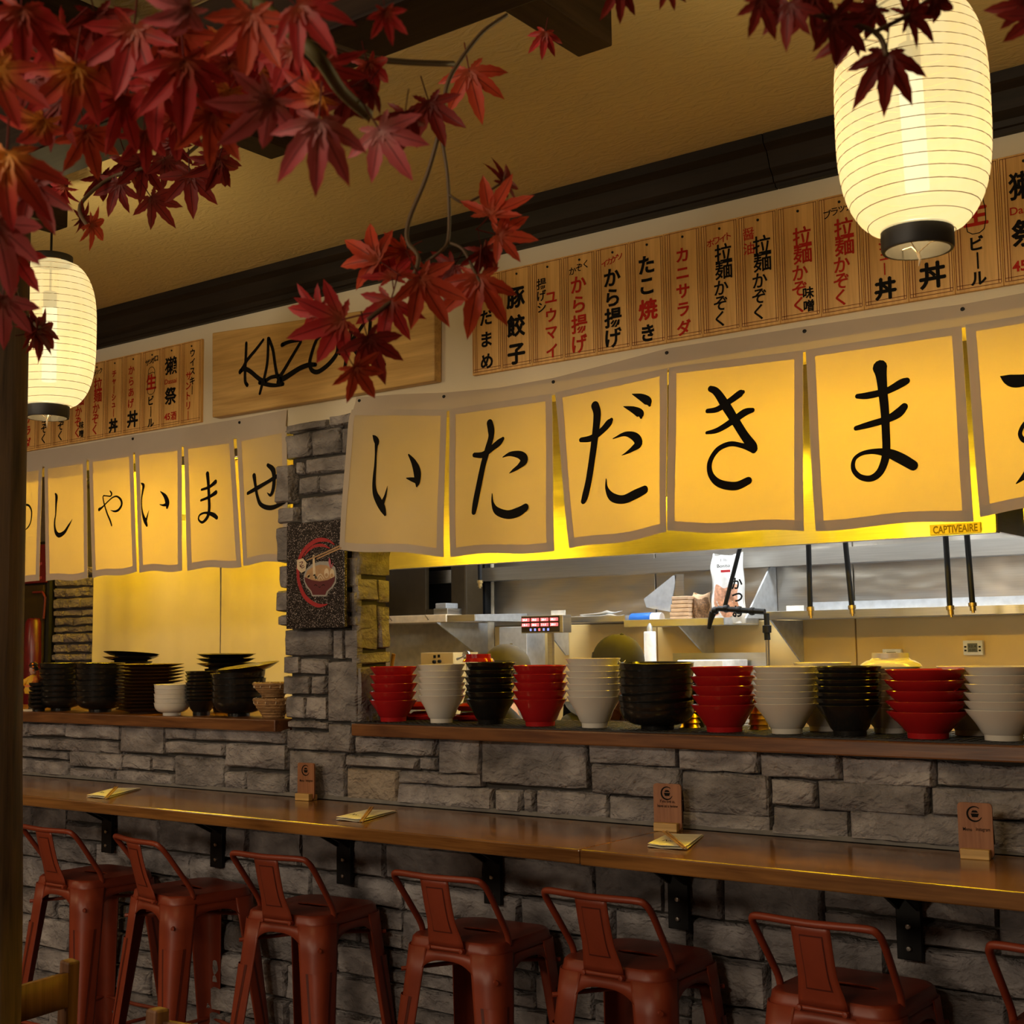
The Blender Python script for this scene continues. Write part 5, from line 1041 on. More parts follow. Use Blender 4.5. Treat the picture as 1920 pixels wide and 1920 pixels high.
# ---------------------------------------------------------------- left back room: curtain, stone wall, cooler
YC = .9
t = thing('cloth_curtain', 'plain cream curtain in two lengths lit yellow behind the left opening', 'curtain', (-4.9, YC, 2.3))
for xa, xb in ((-5.6436, -4.7058), (-4.6876, -4.05)):
    MB().grid(lambda u, v: (xa+(xb-xa)*u+.01*math.sin(v*3), YC+.012*math.sin(u*14)*(.4+v)+.006*math.sin(u*31), 2.42-v*1.35), 40, 12).build('panel', M['curtain'], t, smooth='all')
MB().tube([(-5.8, YC, 2.425), (-4.0, YC, 2.425)], .009, 10).build('rod', M['steel'], t, smooth=True)
LX0 = -6.1481
wl = MB().bb(LX0, -5.2, 1.04, 1.1, 0, CZ); wlo = struct('wall_left_back', wl, M['mortar'])
z = 2.0; rr_ = random.Random(5)
while z > .9:
    h = rr_.uniform(.035, .062); x = LX0+.004
    while x < -5.5:
        w = rr_.uniform(.08, .2); stone((x, x+w, z-h, z), .014+rr_.random()*.014, lambda a, b, c: (a, 1.036-b, c), 'stone_far', wlo, 1.1); x += w
    z -= h
t = thing('drink_cooler', 'black drinks cooler with a red header panel at the far left', 'cooler', (-6.9, 1.0, 0))
cx0, cx1 = -7.5, -6.1577; hz = 1.9238
kbox(t, 'cabinet', 'iron', cx0, cx1, 1.0, 1.5, .02, 2.15, bevel=.02)
hd = kbox(t, 'header_panel', 'soda_red', cx0+.02, cx1-.01, .985, .999, hz, 2.13, bevel=.004)
kbox(t, 'door', 'dark', cx0+.02, cx1-.03, .985, .999, .2, hz-.01, bevel=.004)
mb = MB(); xm = -6.2306; zm = 2.0466
for dz in (0, -.075): brush(mb, [(xm-.2, zm+dz-.02, .012), (xm-.05, zm+dz+.03, .02), (xm-.015, zm+dz, .016), (xm-.04, zm+dz-.03, .012), (xm+.02, zm+dz-.02, .016)], lambda a, b: .9835)
mb.build('script_mark', M['pink'], hd)
bx = -6.2515; bz = 1.7359
MB().lathe([(0, bz-.45), (.055, bz-.45), (.06, bz-.2), (.052, bz-.02), (.04, bz), (0, bz+.004)], (bx, .985, 0), 24).build('bottle_emblem', M['soda_red'], t, smooth=True)
MB().tube([(-6.2719,0.98,1.8751),(-6.1849,0.98,1.8749),(-6.1598,0.98,1.8459),(-6.1696,0.98,1.7339)], .006, 8).build('door_trim', M['maroon'], t, smooth=True)

# ---------------------------------------------------------------- yellow tube lamps behind the wall head
M['tube'] = emit('yellow tube', YEL, 150)
M['tube_dim'] = emit('yellow tube, weaker', YEL, 48)
def tube_lamp(x0, x1, y, z, lab, dim=False):
    t = thing('tube_lamp', lab, 'lamp', ((x0+x1)/2, y, z), group='yellow tube lamps in the kitchen')
    MB().tube([(x0, y, z), (x1, y, z)], .013, 10).build('tube', M['tube_dim' if dim else 'tube'], t, smooth=True)
    kbox(t, 'housing', 'galv', x0-.02, x1+.02, y-.025, y+.025, z+.016, z+.04)
    for x in (x0+.05, x1-.05): MB().tube([(x, y, z+.0405), (x, y, CZ-.001)], .004, 6).build('hanger', M['galv'], t)
for x, w, dim, nm in ((-2.70, .06, 1, 'second panel of the right noren'), (-2.19, .13, 1, 'third panel of the right noren'), (-1.78, .14, 0, 'fourth panel of the right noren'), (-1.32, .15, 0, 'fifth panel of the right noren'), (-.86, .15, 0, 'last panel of the right noren'), (-3.80, .09, 0, 'last panel of the left noren'), (-4.10, .09, 0, 'fifth panel of the left noren'), (-4.40, .075, 1, 'fourth panel of the left noren')):
    tube_lamp(x-w, x+w, .36, 2.07, 'yellow tube lamp hidden behind the '+nm, dim)
tube_lamp(-2.8, -2.1, 1.16, 2.2, 'yellow tube lamp close to the hood front near the pillar')
kbox([o for o in bpy.data.objects if o.name.startswith('tube_lamp')][-1], 'light_shield', 'galv', -2.83, -2.07, 1.112, 1.118, 2.10, 2.24)  # added plate, keeps this tube's light off the noren
tube_lamp(-5.6, -4.75, .60, 2.44, 'yellow tube lamp in front of the curtain')
# ---------------------------------------------------------------- cooks behind the counter
def skin_fig(name, mat, nodes, edges, root, parent, sub=2):
    me = bpy.data.meshes.new(name); me.from_pydata([n[0] for n in nodes], edges, []); me.materials.append(mat)
    o = bpy.data.objects.new(name, me); COL.objects.link(o); o.parent = parent
    k = o.modifiers.new('skin', 'SKIN'); k.use_smooth_shade = True
    k2 = o.modifiers.new('sub', 'SUBSURF'); k2.levels = sub; k2.render_levels = sub
    me.skin_vertices[0].data.foreach_set('radius', [r for n in nodes for r in (n[1], n[1] if len(n) < 3 else n[2])])
    me.skin_vertices[0].data[root].use_root = True
    bpy.context.view_layer.update()
    dg = bpy.context.evaluated_depsgraph_get(); m2 = bpy.data.meshes.new_from_object(o.evaluated_get(dg))
    o.modifiers.clear(); o.data = m2; return o
def cook(x, y, ztop, face, capm, lab, logo):
    t = thing('person', lab, 'person', (x, y, 0), face)       # local +X is where the cook faces
    H = ztop-.10                                                # head centre height
    N = [((0, 0, .92), .13, .10), ((0, 0, 1.08), .125, .095), ((.02, 0, 1.25), .14, .10), ((.04, 0, H-.24), .10, .08), ((.06, 0, H-.13), .052), ((.085, 0, H-.02), .082, .075), ((.085, 0, H+.05), .075)]
    E = [(i, i+1) for i in range(6)]
    def add(p, r, fr): N.append((p, r)); E.append((fr, len(N)-1)); return len(N)-1
    add((.175, 0, H-.035), .014, 5)                             # nose
    for s in (-1, 1):
        add((.08, s*.085, H-.02), .016, 5)                      # ear
        a = add((.03, s*.17, H-.27), .058, 3); a = add((.06, s*.23, H-.50), .044, a); a = add((.24, s*.19, H-.60), .036, a); w = add((.36, s*.13, H-.585), .026, a)
        h = add((.42, s*.125, H-.59), .028, w)
        for f in range(4):
            yy = s*.125+(f-1.5)*.019; L = (.032, .037, .036, .028)[f]
            b = add((.455, yy, H-.592), .0088, h); b = add((.455+L, yy, H-.603), .0082, b); add((.455+L*1.55, yy, H-.628), .0072, b)
        b = add((.40, s*.125-s*.032, H-.60), .0105, w); add((.435, s*.125-s*.048, H-.61), .0085, b)
        l = add((0, s*.095, .80), .085, 0); l = add((.015, s*.10, .47), .058, l); l = add((-.01, s*.10, .10), .042, l); add((.10, s*.105, .045), .038, l)
    skin_fig('body', M['skin'], N, E, 0, t)
    # shirt and trousers a little outside the body
    idx = [0, 1, 2, 3]; S_ = [(N[i][0], N[i][1]+.016, (N[i][2] if len(N[i]) > 2 else N[i][1])+.016) for i in idx]; SE = [(0,1), (1,2), (2,3)]
    for s in (-1, 1):
        S_.append(((.03, s*.17, H-.27), .074)); SE.append((3, len(S_)-1)); S_.append(((.056, s*.222, H-.46), .06)); SE.append((len(S_)-2, len(S_)-1))
    skin_fig('shirt', M['shirt'], S_, SE, 0, t)
    T_ = [((0, 0, .90), .15, .115)]; TE = []
    for s in (-1, 1):
        b = 0
        for p, r in (((0, s*.095, .78), .098), ((.015, s*.10, .47), .074), ((-.005, s*.10, .10), .058)): T_.append((p, r)); TE.append((b, len(T_)-1)); b = len(T_)-1
    skin_fig('trousers', M['pants'], T_, TE, 0, t)
    MB().lathe([(.082, -.05), (.089, 0), (.084, .035)], (.068, 0, H), 20).build('hair', M['hair'], t, smooth='all', local=True)
    for s in (-1, 1): MB().lathe([(0, -.011), (.009, -.005), (.011, 0), (.009, .005), (0, .011)], (.156, s*.032, H-.012), 12).build('eye', M['whitep'], t, smooth='all', local=True)
    MB().tube([(.158, -.022, H-.068), (.164, 0, H-.07), (.158, .022, H-.068)], .005, 8).build('mouth', M['pink'], t, smooth='all', local=True)
    c = MB(); tl = Matrix.Rotation(math.radians(14), 3, 'Y')
    prof = [(math.sin(a*PI/2/9)*.098, .0+.098*math.cos(a*PI/2/9)) for a in range(0, 10)]+[(.1, -.02)]
    c.lathe(prof, n=28, M=tl); c.v = [(a*1.06+.085, b*.94, e+H+.002) for a, b, e in c.v]
    co_ = c.build('cap', M[capm], t, smooth=60, local=True)
    MB().lathe([(0, .006), (.007, .003), (.008, 0)], (.085+.025, 0, H+.097), 12).build('button', M[capm], co_, smooth=True, local=True)
    br = MB().grid(lambda u, v: (.085+(.09+.075*v)*math.cos((u-.5)*1.9), (.094+.02*v)*math.sin((u-.5)*1.9), H-.045-.025*v+.012*math.cos((u-.5)*3)), 14, 4)
    br.build('brim', M[capm], co_, smooth='all', local=True, solid=.003)
    if logo:
        mb = MB(); brush(mb, [(-.014, .004, .004), (-.006, -.008, .009), (.004, -.004, .008), (.02, .008, .002)], lambda a, b: 0)
        mb.v = [(.085+.1045*math.cos(-.55+a*6)*1.06-.004+.0035, .1055*math.sin(-.55+a*6), H-.002+b) for a, _, b in mb.v]
        mb.build('cap_mark', M['whitep'], co_, local=True)
cook(-2.69, 1.02, 1.5962, math.radians(-20), 'cap', 'cook in a dark grey cap facing right behind the wide black bowls', True)
cook(-3.235, 1.02, 1.5672, math.radians(70), 'cap2', 'cook in an olive cap with back turned, behind the first black bowls', False)

# ---------------------------------------------------------------- pergola: post, beam, rafters
t = thing('pergola', 'dark wooden pergola frame above the seats: round post, beam and rafters', 'pergola', (-2.47, -1.6, 0))
def post(u, v):
    a = 2*PI*u; z = 2.549*v; r = .072+.006*noise.noise(Vector((math.cos(a)*2, math.sin(a)*2, z*1.2)))+.003*noise.noise(Vector((math.cos(a)*6, math.sin(a)*6, z*2+5)))
    return (-2.487+r*math.cos(a)+.018*(1.3-z), -1.6+r*math.sin(a), z)
MB().grid(post, 28, 30).build('post', M['post'], t, smooth='all')
YBM = -1.5276
MB().bb(-4.6, 1.6, YBM-.13, YBM, 2.55, 2.699).build('beam', M['beam'], t, bevel=.006)
RXS = [-3.131, -2.252, -1.380, -.757, .12]
for i, x in enumerate(RXS): MB().bb(x, x+.08, -2.6, -1.052, 2.70, 2.838).build('rafter', M['beam_y'], t, bevel=.004)

# ---------------------------------------------------------------- paper lanterns
def lantern_paper():
    m, nt, b = new_mat('lantern paper'); nt.nodes.remove(b); out = nt.nodes['Material Output']
    e = nt.nodes.new('ShaderNodeEmission'); tr = nt.nodes.new('ShaderNodeBsdfTransparent'); d = nt.nodes.new('ShaderNodeBsdfDiffuse')
    n = noise_tex(nt, 14, 4, (1,1,.5)); r = ramp(nt, n.outputs['Fac'], [(.3, (1, .74, .30)), (.7, (1, .82, .42))])
    nt.links.new(r.outputs[0], e.inputs[0]); e.inputs[1].default_value = .80
    d.inputs[0].default_value = (.1, .08, .05, 1)
    a = nt.nodes.new('ShaderNodeAddShader'); nt.links.new(e.outputs[0], a.inputs[0]); nt.links.new(d.outputs[0], a.inputs[1])
    x = nt.nodes.new('ShaderNodeMixShader'); x.inputs[0].default_value = .16
    nt.links.new(a.outputs[0], x.inputs[1]); nt.links.new(tr.outputs[0], x.inputs[2]); nt.links.new(x.outputs[0], out.inputs[0]); return m
M['lantern'] = lantern_paper(); M['bulb'] = emit('lantern bulb', (1, .86, .55), 3.5)
M['lrib'] = plain('lantern rib', (.30, .17, .06), .7); M['lcap'] = plain('lantern cap', (.025, .022, .02), .5)
def lantern(x, y, lab):
    z0, z1 = 2.178, 2.622
    t = thing('paper_lantern', lab, 'lantern', (x, y, z0), group='paper lanterns'); h = z1-z0
    def R(v):       # v 0..1 from bottom to top of the paper
        q = abs(2*v-1); return .054+.068*(1-q**3.3)**.62
    pz0, pz1 = .030, h-.018
    MB().lathe([(R(i/36), pz0+(pz1-pz0)*i/36) for i in range(37)], n=48).build('shade', M['lantern'], t, smooth='all', local=True)
    turns = 21; pts = []
    for i in range(turns*28+1):
        v = i/(turns*28); a = 2*PI*turns*v; r = R(v)+.0002; pts.append((r*math.cos(a), r*math.sin(a), pz0+(pz1-pz0)*v))
    MB().tube(pts, .00075, 4).build('spiral_rib', M['lrib'], t, smooth='all', local=True)
    MB().lathe([(.0505, 0), (.0555, 0), (.057, .004), (.057, .034), (.0545, .036), (.0505, .034), (.0505, 0)], n=40).build('bottom_ring', M['lcap'], t, smooth=30, local=True)
    MB().lathe([(.0505, h-.022), (.056, h-.022), (.057, h-.018), (.057, h), (.050, h+.002), (.0505, h-.022)], n=40).build('top_ring', M['lcap'], t, smooth=30, local=True)
    MB().tube([(-.05, 0, h-.004), (0, 0, h+.004), (.05, 0, h-.004)], .0022, 6).build('cross_wire', M['lcap'], t, local=True)
    MB().lathe([(0, h-.012), (.050, h-.012), (.050, h-.009), (0, h-.009)], n=32).build('top_light_stop', M['lcap'], t, local=True)  # added disc, stops light leaking up onto the rafters
    MB().tube([(.004, 0, .10), (0, 0, .30)], [.019, .019], 16).build('bulb', M['bulb'], t, smooth=True, local=True)
    d = bpy.data.lights.new('lantern_light', 'POINT'); d.energy = 95; d.color = (1, .74, .34); d.shadow_soft_size = .03
    lo = bpy.data.objects.new('lantern_light', d); COL.objects.link(lo); lo.location = (x, y, z0+.2)
    MB().tube([(0, 0, .3005), (0, 0, .345)], .018, 14).build('socket', M['lcap'], t, smooth=True, local=True)
    MB().tube([(0, 0, .3455), (0, 0, 2.6999-z0)], .0032, 8).build('cord', M['lcap'], t, smooth=True, local=True)
    for a in (.3, 2.4, 4.5): MB().tube([(.052*math.cos(a), .052*math.sin(a), .016), (.02*math.cos(a), .02*math.sin(a), .012), (.0, .0, -.004)], .0009, 5).build('string', M['cream'], t, local=True)
    MB().tube([(0, 0, -.004), (.004, -.003, -.016), (.001, -.001, -.026)], [.003, .002, .001], 6).build('knot', M['cream'], t, smooth=True, local=True)
lantern(-3.091, -1.075, 'glowing cream paper lantern at the left, half hidden by the post')
lantern(-.717, -1.075, 'glowing cream paper lantern at the upper right, behind a red maple leaf')

# ---------------------------------------------------------------- maple garlands
def leaf_mesh(seed, bend, fold):
    r = random.Random(seed); V = []; F = []; UV = []
    for ang, L in ((0, 1), (40, .93), (-40, .93), (80, .74), (-80, .74), (125, .42), (-125, .42)):
        ang += r.uniform(-6, 6); L *= r.uniform(.92, 1.06); n = 9; b = len(V)
        ca, sa = math.sin(math.radians(ang)), math.cos(math.radians(ang)); bd = bend*r.uniform(.6, 1.4)
        tw = r.uniform(-.15, .15)
        for i in range(n+1):
            q = i/n; w = L*.172*(math.sin(PI*min(1, q*.82+.18)**1.25)**.9 if q < 1 else 0)*(1-.25*q)
            if i == 0: w = .05
            w += (.012 if i % 2 else -.008)*(0 < i < n)
            for s in (-1, -.5, 0, .5, 1):
                x, y = s*w, q*L-abs(s)*(.02 if i % 2 else 0)*L
                z = -bd*q*q*L+fold*abs(s)*w+tw*s*w*q*2
                V.append((x*sa+y*ca, y*sa-x*ca, z)); UV.append((abs(s), q))
        for i in range(n):
            for j in range(4): F.append((b+i*5+j, b+i*5+j+1, b+(i+1)*5+j+1, b+(i+1)*5+j))
    # petiole
    b = len(V)
    for i in range(5):
        q = i/4
        for k in range(4): a = PI/2*k; V.append((.014*math.cos(a), -.55*q, .014*math.sin(a)+.12*q*q)); UV.append((0, 0))
    for i in range(4):
        for k in range(4): F.append((b+i*4+k, b+i*4+(k+1) % 4, b+(i+1)*4+(k+1) % 4, b+(i+1)*4+k))
    me = bpy.data.meshes.new('leaf'); me.from_pydata(V, [], F); uvl = me.uv_layers.new(name='UVMap')
    for l in me.loops: uvl.data[l.index].uv = UV[l.vertex_index]
    me.polygons.foreach_set('use_smooth', [True]*len(me.polygons)); me.materials.append(M['leaf_a']); me.update(); return me
LM = [leaf_mesh(1, .18, .3), leaf_mesh(2, .35, .45), leaf_mesh(3, .05, .25), leaf_mesh(4, .6, .5), leaf_mesh(5, -.15, .35)]
lr = random.Random(11)
def leaf(t, d, mat, var=None):
    loc, dr, nm, sz = d
    o = bpy.data.objects.new('leaf', LM[lr.randrange(len(LM)) if var is None else var]); COL.objects.link(o)
    Y = Vector(dr); Zv = Vector(nm); X = Y.cross(Zv).normalized(); Zv = X.cross(Y).normalized()
    o.matrix_world = Matrix((( X.x, Y.x, Zv.x, 0), (X.y, Y.y, Zv.y, 0), (X.z, Y.z, Zv.z, 0), (0, 0, 0, 1))) @ Matrix.Diagonal((sz, sz, sz, 1))
    o.location = Vector(loc)-t.location; o.parent = t
    o.material_slots[0].link = 'OBJECT'; o.material_slots[0].material = M['leaf_'+mat]
def vine(t, pts, r, mat='stem'): MB().tube(catmull(pts, 5), r, 6).build('stem', M[mat], t, smooth='all')
g1 = thing('maple_garland', 'dense garland of red and orange maple leaves wound around the beam at the upper left', 'garland', (-0.9805,-2.3669,2.1131))
for d, m in zip([((-0.866,-2.5849,2.0338),(-0.242,0.1598,-0.957),(0.8094,-0.5107,-0.2899),0.0504),((-0.8675,-2.6044,1.9812),(0.2066,0.2753,-0.9389),(0.9292,-0.3557,0.1002),0.0514),((-0.8828,-2.5835,1.9249),(-0.233,0.0596,-0.9706),(0.6728,-0.7108,-0.2052),0.0605),((-0.9372,-2.4887,2.0428),(-0.3093,0.1078,-0.9448),(0.8674,-0.3752,-0.3268),0.061),((-0.9683,-2.48,2.0875),(-0.2296,-0.4938,-0.8387),(0.9685,-0.031,-0.2469),0.0556),((-0.8952,-2.4613,2.075),(-0.4206,0.1255,-0.8985),(0.5002,-0.7942,-0.3451),0.061),((-0.8629,-2.4335,2.0462),(-0.0532,0.1954,-0.9793),(0.8932,-0.4291,-0.1341),0.061),((-0.9277,-2.4075,2.0531),(-0.4003,0.2433,-0.8835),(0.378,-0.8344,-0.401),0.0595),((-0.9713,-2.4147,2.0501),(-0.4998,-0.0452,-0.8649),(0.8657,-0.0577,-0.4973),0.0532),((-0.7039,-2.5592,1.9967),(-0.8468,-0.3666,-0.3853),(0.5033,-0.3183,-0.8033),0.0438),((-0.7275,-2.4806,2.0285),(-0.242,0.1598,-0.957),(0.595,-0.7547,-0.2765),0.0504),((-0.6702,-2.486,2.0139),(0.6519,0.2549,-0.7142),(0.5413,-0.816,0.2029),0.0445),((-0.7209,-2.4673,1.9642),(-0.7518,-0.2675,-0.6027),(0.6563,-0.2155,-0.7231),0.0544),((-0.6925,-2.4437,1.9461),(-0.1406,0.0219,-0.9898),(0.7212,-0.6826,-0.1175),0.0544),((-0.741,-2.3225,1.991),(0.3382,0.3647,-0.8675),(0.4129,-0.8859,-0.2115),0.0524),((-0.8083,-2.2932,2.0548),(-0.8881,-0.1813,-0.4224),(0.4553,-0.4732,-0.7542),0.0508),((-0.8255,-2.2466,2.0806),(0.0034,-0.5153,-0.857),(1.0,-0.0052,0.0071),0.0403),((-0.8865,-2.0855,2.1331),(0.1539,0.3437,-0.9264),(0.7065,-0.6938,-0.14),0.0515),((-0.9575,-1.9268,2.2437),(0.0688,0.1776,-0.9817),(0.5753,-0.811,-0.1064),0.0613),((-0.6784,-2.3842,2.0536),(-0.1393,0.4392,-0.8875),(0.8367,-0.4271,-0.3427),0.0262),((-0.7673,-2.3615,2.0438),(0.1138,0.615,-0.7802),(0.1783,-0.7852,-0.593),0.0406),((-0.9878,-2.4849,2.0116),(-0.8486,-0.037,-0.5277),(0.516,-0.2775,-0.8104),0.051),((-0.9853,-2.4348,2.125),(-0.2386,0.5519,-0.799),(0.7141,-0.4579,-0.5295),0.0532),((-0.9314,-2.3313,2.1224),(-0.5238,0.1451,-0.8394),(0.8189,-0.1859,-0.5431),0.0554),((-1.0426,-2.4583,1.9741),(0.053,0.5742,-0.817),(0.5401,-0.7046,-0.4602),0.0484),((-0.9382,-2.5577,1.8898),(-0.0358,0.3132,-0.949),(0.9854,-0.1471,-0.0857),0.0593),((-1.1501,-2.4094,1.9445),(-0.192,0.0912,-0.9771),(0.9587,-0.1954,-0.2066),0.0498),((-0.8934,-2.3571,2.0561),(-0.8077,0.1873,-0.5591),(0.5038,-0.2734,-0.8194),0.0435),((-0.8111,-2.3599,2.0689),(-0.7672,0.0384,-0.6402),(0.2991,-0.8615,-0.4102),0.0417),((-1.0379,-2.34,2.0576),(-0.3794,0.3563,-0.8539),(0.8571,-0.2122,-0.4694),0.0419),((-1.1243,-2.4115,2.1111),(0.3433,0.8415,-0.4171),(0.6087,-0.5376,-0.5835),0.0498),((-0.7935,-2.3417,2.0294),(-0.9555,-0.2711,-0.116),(0.2634,-0.6077,-0.7492),0.0441),((-0.8707,-2.3975,2.0144),(-0.242,0.1598,-0.957),(0.8737,-0.3931,-0.2865),0.0487),((-1.0179,-2.4494,2.0484),(-0.9329,-0.2339,-0.2739),(0.296,-0.9311,-0.2132),0.0556),((-0.857,-2.2128,2.1227),(-0.1192,0.6366,-0.762),(0.8409,-0.3433,-0.4184),0.0419),((-1.1159,-2.4389,1.8843),(-0.242,0.1598,-0.957),(0.9454,-0.1829,-0.2696),0.0504),((-0.7993,-2.2234,2.0526),(-0.2901,0.2272,-0.9296),(0.8301,-0.4236,-0.3626),0.0428),((-0.9438,-2.3778,2.119),(-0.4199,0.417,-0.8061),(0.7417,-0.3541,-0.5696),0.059),((-1.0205,-2.3975,2.1187),(-0.1192,0.6366,-0.762),(0.9169,-0.2239,-0.3305),0.0605),((-0.8626,-2.3408,2.1086),(-0.6466,0.2368,-0.7251),(0.2904,-0.8026,-0.5211),0.0532),((-1.0652,-2.4305,2.1144),(-0.9287,-0.0199,-0.3704),(0.3361,-0.4677,-0.8175),0.0554),((-0.8917,-2.3589,2.0802),(-0.1267,0.5425,-0.8304),(0.8456,-0.3786,-0.3764),0.0532),((-1.0142,-2.5139,2.0836),(-0.5238,0.1451,-0.8394),(0.7163,-0.4584,-0.5262),0.051),((-1.084,-2.3746,2.0583),(-0.2992,0.5077,-0.8079),(0.8169,-0.3013,-0.4918),0.0498),((-1.0118,-2.322,2.0702),(-0.5678,0.3883,-0.7258),(0.5558,-0.4695,-0.6861),0.0472),((-0.8565,-2.3066,2.0735),(-0.4003,0.2433,-0.8835),(0.7409,-0.4815,-0.4682),0.0492),((-0.9091,-2.3113,2.0969),(-0.0053,0.714,-0.7002),(0.8933,-0.3113,-0.3242),0.0454)], 'abbbaaaaaceacccdddeaabdbdcabaacbedacdebacabeaabc'.ljust(60, 'a')): leaf(g1, d, m)
vine(g1, [(-0.7917,-2.4737,2.0899),(-0.7566,-2.4436,2.0599),(-0.7395,-2.428,2.0386),(-0.7224,-2.4124,2.0164),(-0.7445,-2.3656,2.0128),(-0.7613,-2.3154,2.0128)], .0055, 'stem_g')
vine(g1, [(-1.0792,-2.5035,2.1119),(-1.0538,-2.4206,2.1042),(-1.0217,-2.3598,2.1114),(-0.9545,-2.3114,2.1258),(-0.9093,-2.2561,2.1548)], .005)
vine(g1, [(-1.0538,-2.4206,2.1042),(-1.039,-2.4621,2.0246),(-1.0582,-2.4698,1.9719),(-1.1534,-2.4112,1.9393)], .0035)
vine(g1, [(-0.9093,-2.2561,2.1548),(-0.918,-2.1393,2.1723),(-0.9115,-2.0136,2.2096)], .0035)
g2 = thing('maple_garland', 'trailing maple spray hanging from the beam in front of the name board', 'garland', (-0.9447,-2.0223,2.0836))
for d, m in zip([((-0.996,-2.0486,1.9898),(-0.6638,-0.4631,0.5873),(0.4864,-0.8638,-0.1314),0.0593),((-0.9268,-2.0551,1.9543),(0.2295,0.4974,-0.8366),(0.7972,-0.5892,-0.1316),0.0614),((-0.9614,-2.0656,1.9323),(-0.4387,0.005,-0.8986),(0.4353,-0.8737,-0.2173),0.0559),((-0.9786,-2.1249,1.9025),(-0.8397,-0.4891,-0.2358),(0.5408,-0.7139,-0.4449),0.0658),((-0.9436,-2.1206,1.8775),(0.0732,0.3907,-0.9176),(0.8796,-0.4589,-0.1253),0.0536),((-0.9061,-1.9784,1.9674),(-0.1406,0.0219,-0.9898),(0.6279,-0.771,-0.1062),0.0665),((-0.8907,-1.9762,2.0394),(0.1662,0.5501,0.8184),(0.4471,-0.7817,0.4347),0.0575),((-0.8842,-1.9683,2.0164),(0.7751,0.6042,-0.1848),(0.6077,-0.7929,-0.0436),0.0472),((-0.9044,-1.9303,2.091),(-0.1226,0.6155,0.7785),(0.9809,-0.0444,0.1895),0.0438),((-0.983,-2.0159,2.0057),(-0.9287,-0.0199,-0.3704),(0.3298,-0.5015,-0.7999),0.049),((-0.9402,-1.9814,1.9867),(-0.7672,0.0384,-0.6402),(0.0785,-0.9851,-0.1532),0.049),((-1.0173,-2.1183,1.919),(-0.9323,-0.2955,0.2086),(0.1627,-0.8577,-0.4877),0.0468),((-0.9,-1.9779,1.9986),(-0.0098,0.5311,-0.8473),(0.9168,-0.3336,-0.2197),0.0454),((-0.9435,-2.1411,1.8426),(-0.0053,0.714,-0.7002),(0.8312,-0.3861,-0.4),0.0445),((-0.9843,-2.0374,1.9698),(-0.3984,0.3112,0.8628),(0.5132,-0.704,0.4909),0.0514)], 'eeaadeeededade'+'a'*9): leaf(g2, d, m)
vine(g2, [(-0.9279,-1.8895,2.3213),(-0.9294,-1.9359,2.2824),(-0.9339,-1.9712,2.2377),(-0.9374,-1.9939,2.1983),(-0.9411,-2.0024,2.1454),(-0.9573,-2.0075,2.0907),(-0.9701,-2.023,2.039),(-0.9674,-2.0299,2.0105),(-0.9459,-2.0356,1.9846),(-0.9536,-2.0494,1.9494),(-0.9759,-2.0861,1.9096)], .0026)
vine(g2, [(-0.9414,-2.0022,2.1424),(-0.9383,-1.994,2.0965),(-0.9393,-1.9893,2.0538),(-0.9367,-1.9949,2.0142),(-0.9387,-2.0068,1.998),(-0.9516,-2.0151,1.9874)], .002)
vine(g2, [(-0.9383,-1.9905,2.0691),(-0.9252,-1.9795,2.0597),(-0.9134,-1.9597,2.072),(-0.9042,-1.9305,2.0941)], .0016)
vine(g2, [(-0.936,-1.9939,2.0112),(-0.9178,-1.9914,2.0001),(-0.9089,-1.9815,1.9747),(-0.903,-1.9747,1.9565)], .0018)
g3 = thing('maple_garland', 'maple sprig at the upper right in front of the big lantern', 'garland', (-0.3993,-2.1149,2.0737))
for d, m in zip([((-0.38,-2.0956,2.0359),(-0.1406,0.0219,-0.9898),(0.3851,-0.9198,-0.075),0.0479),((-0.4398,-2.2061,2.0584),(0.1657,0.4546,-0.8751),(0.662,-0.709,-0.243),0.0318),((-0.4215,-2.1919,2.0548),(-0.3093,0.1078,-0.9448),(0.1301,-0.9794,-0.1543),0.0339),((-0.4066,-2.1432,2.0558),(0.4389,0.7224,-0.5343),(0.6918,-0.6512,-0.3121),0.0414),((-0.4009,-2.1133,2.0517),(-0.8566,-0.3635,0.3662),(0.3688,-0.9277,-0.0583),0.0377),((-0.3708,-2.069,2.0782),(0.5949,0.7264,0.344),(0.7615,-0.6464,0.0481),0.0384),((-0.3849,-2.1044,2.0757),(-0.9287,-0.0199,-0.3704),(0.3015,-0.6221,-0.7225),0.0355),((-0.3517,-2.0565,2.0914),(0.4793,0.8264,-0.2955),(0.5525,-0.5457,-0.6301),0.0316),((-0.6547,-2.0705,2.1937),(-0.1047,0.2629,-0.9591),(0.6385,-0.7216,-0.2675),0.0341),((-0.9635,-1.7577,2.3587),(-0.3093,0.1078,-0.9448),(0.5789,-0.7669,-0.277),0.0353),((-0.6146,-2.0409,2.1973),(-0.0358,0.3132,-0.949),(0.45,-0.8428,-0.2951),0.0262),((-0.2835,-2.0289,2.0786),(-0.8941,-0.4444,-0.0556),(0.3938,-0.721,-0.5702),0.0333),((-0.2772,-2.0227,2.0675),(-0.7518,-0.2675,-0.6027),(0.4016,-0.9107,-0.0967),0.0355),((-0.4189,-2.1553,2.0776),(0.0999,0.4094,-0.9069),(0.7655,-0.6139,-0.1928),0.0392)], 'dddddddddaddddd'): leaf(g3, d, m)
vine(g3, [(-0.489,-2.1868,2.1104),(-0.4387,-2.1937,2.0662),(-0.4132,-2.1488,2.0602),(-0.3864,-2.103,2.0559),(-0.38,-2.0956,2.0359)], .0026)
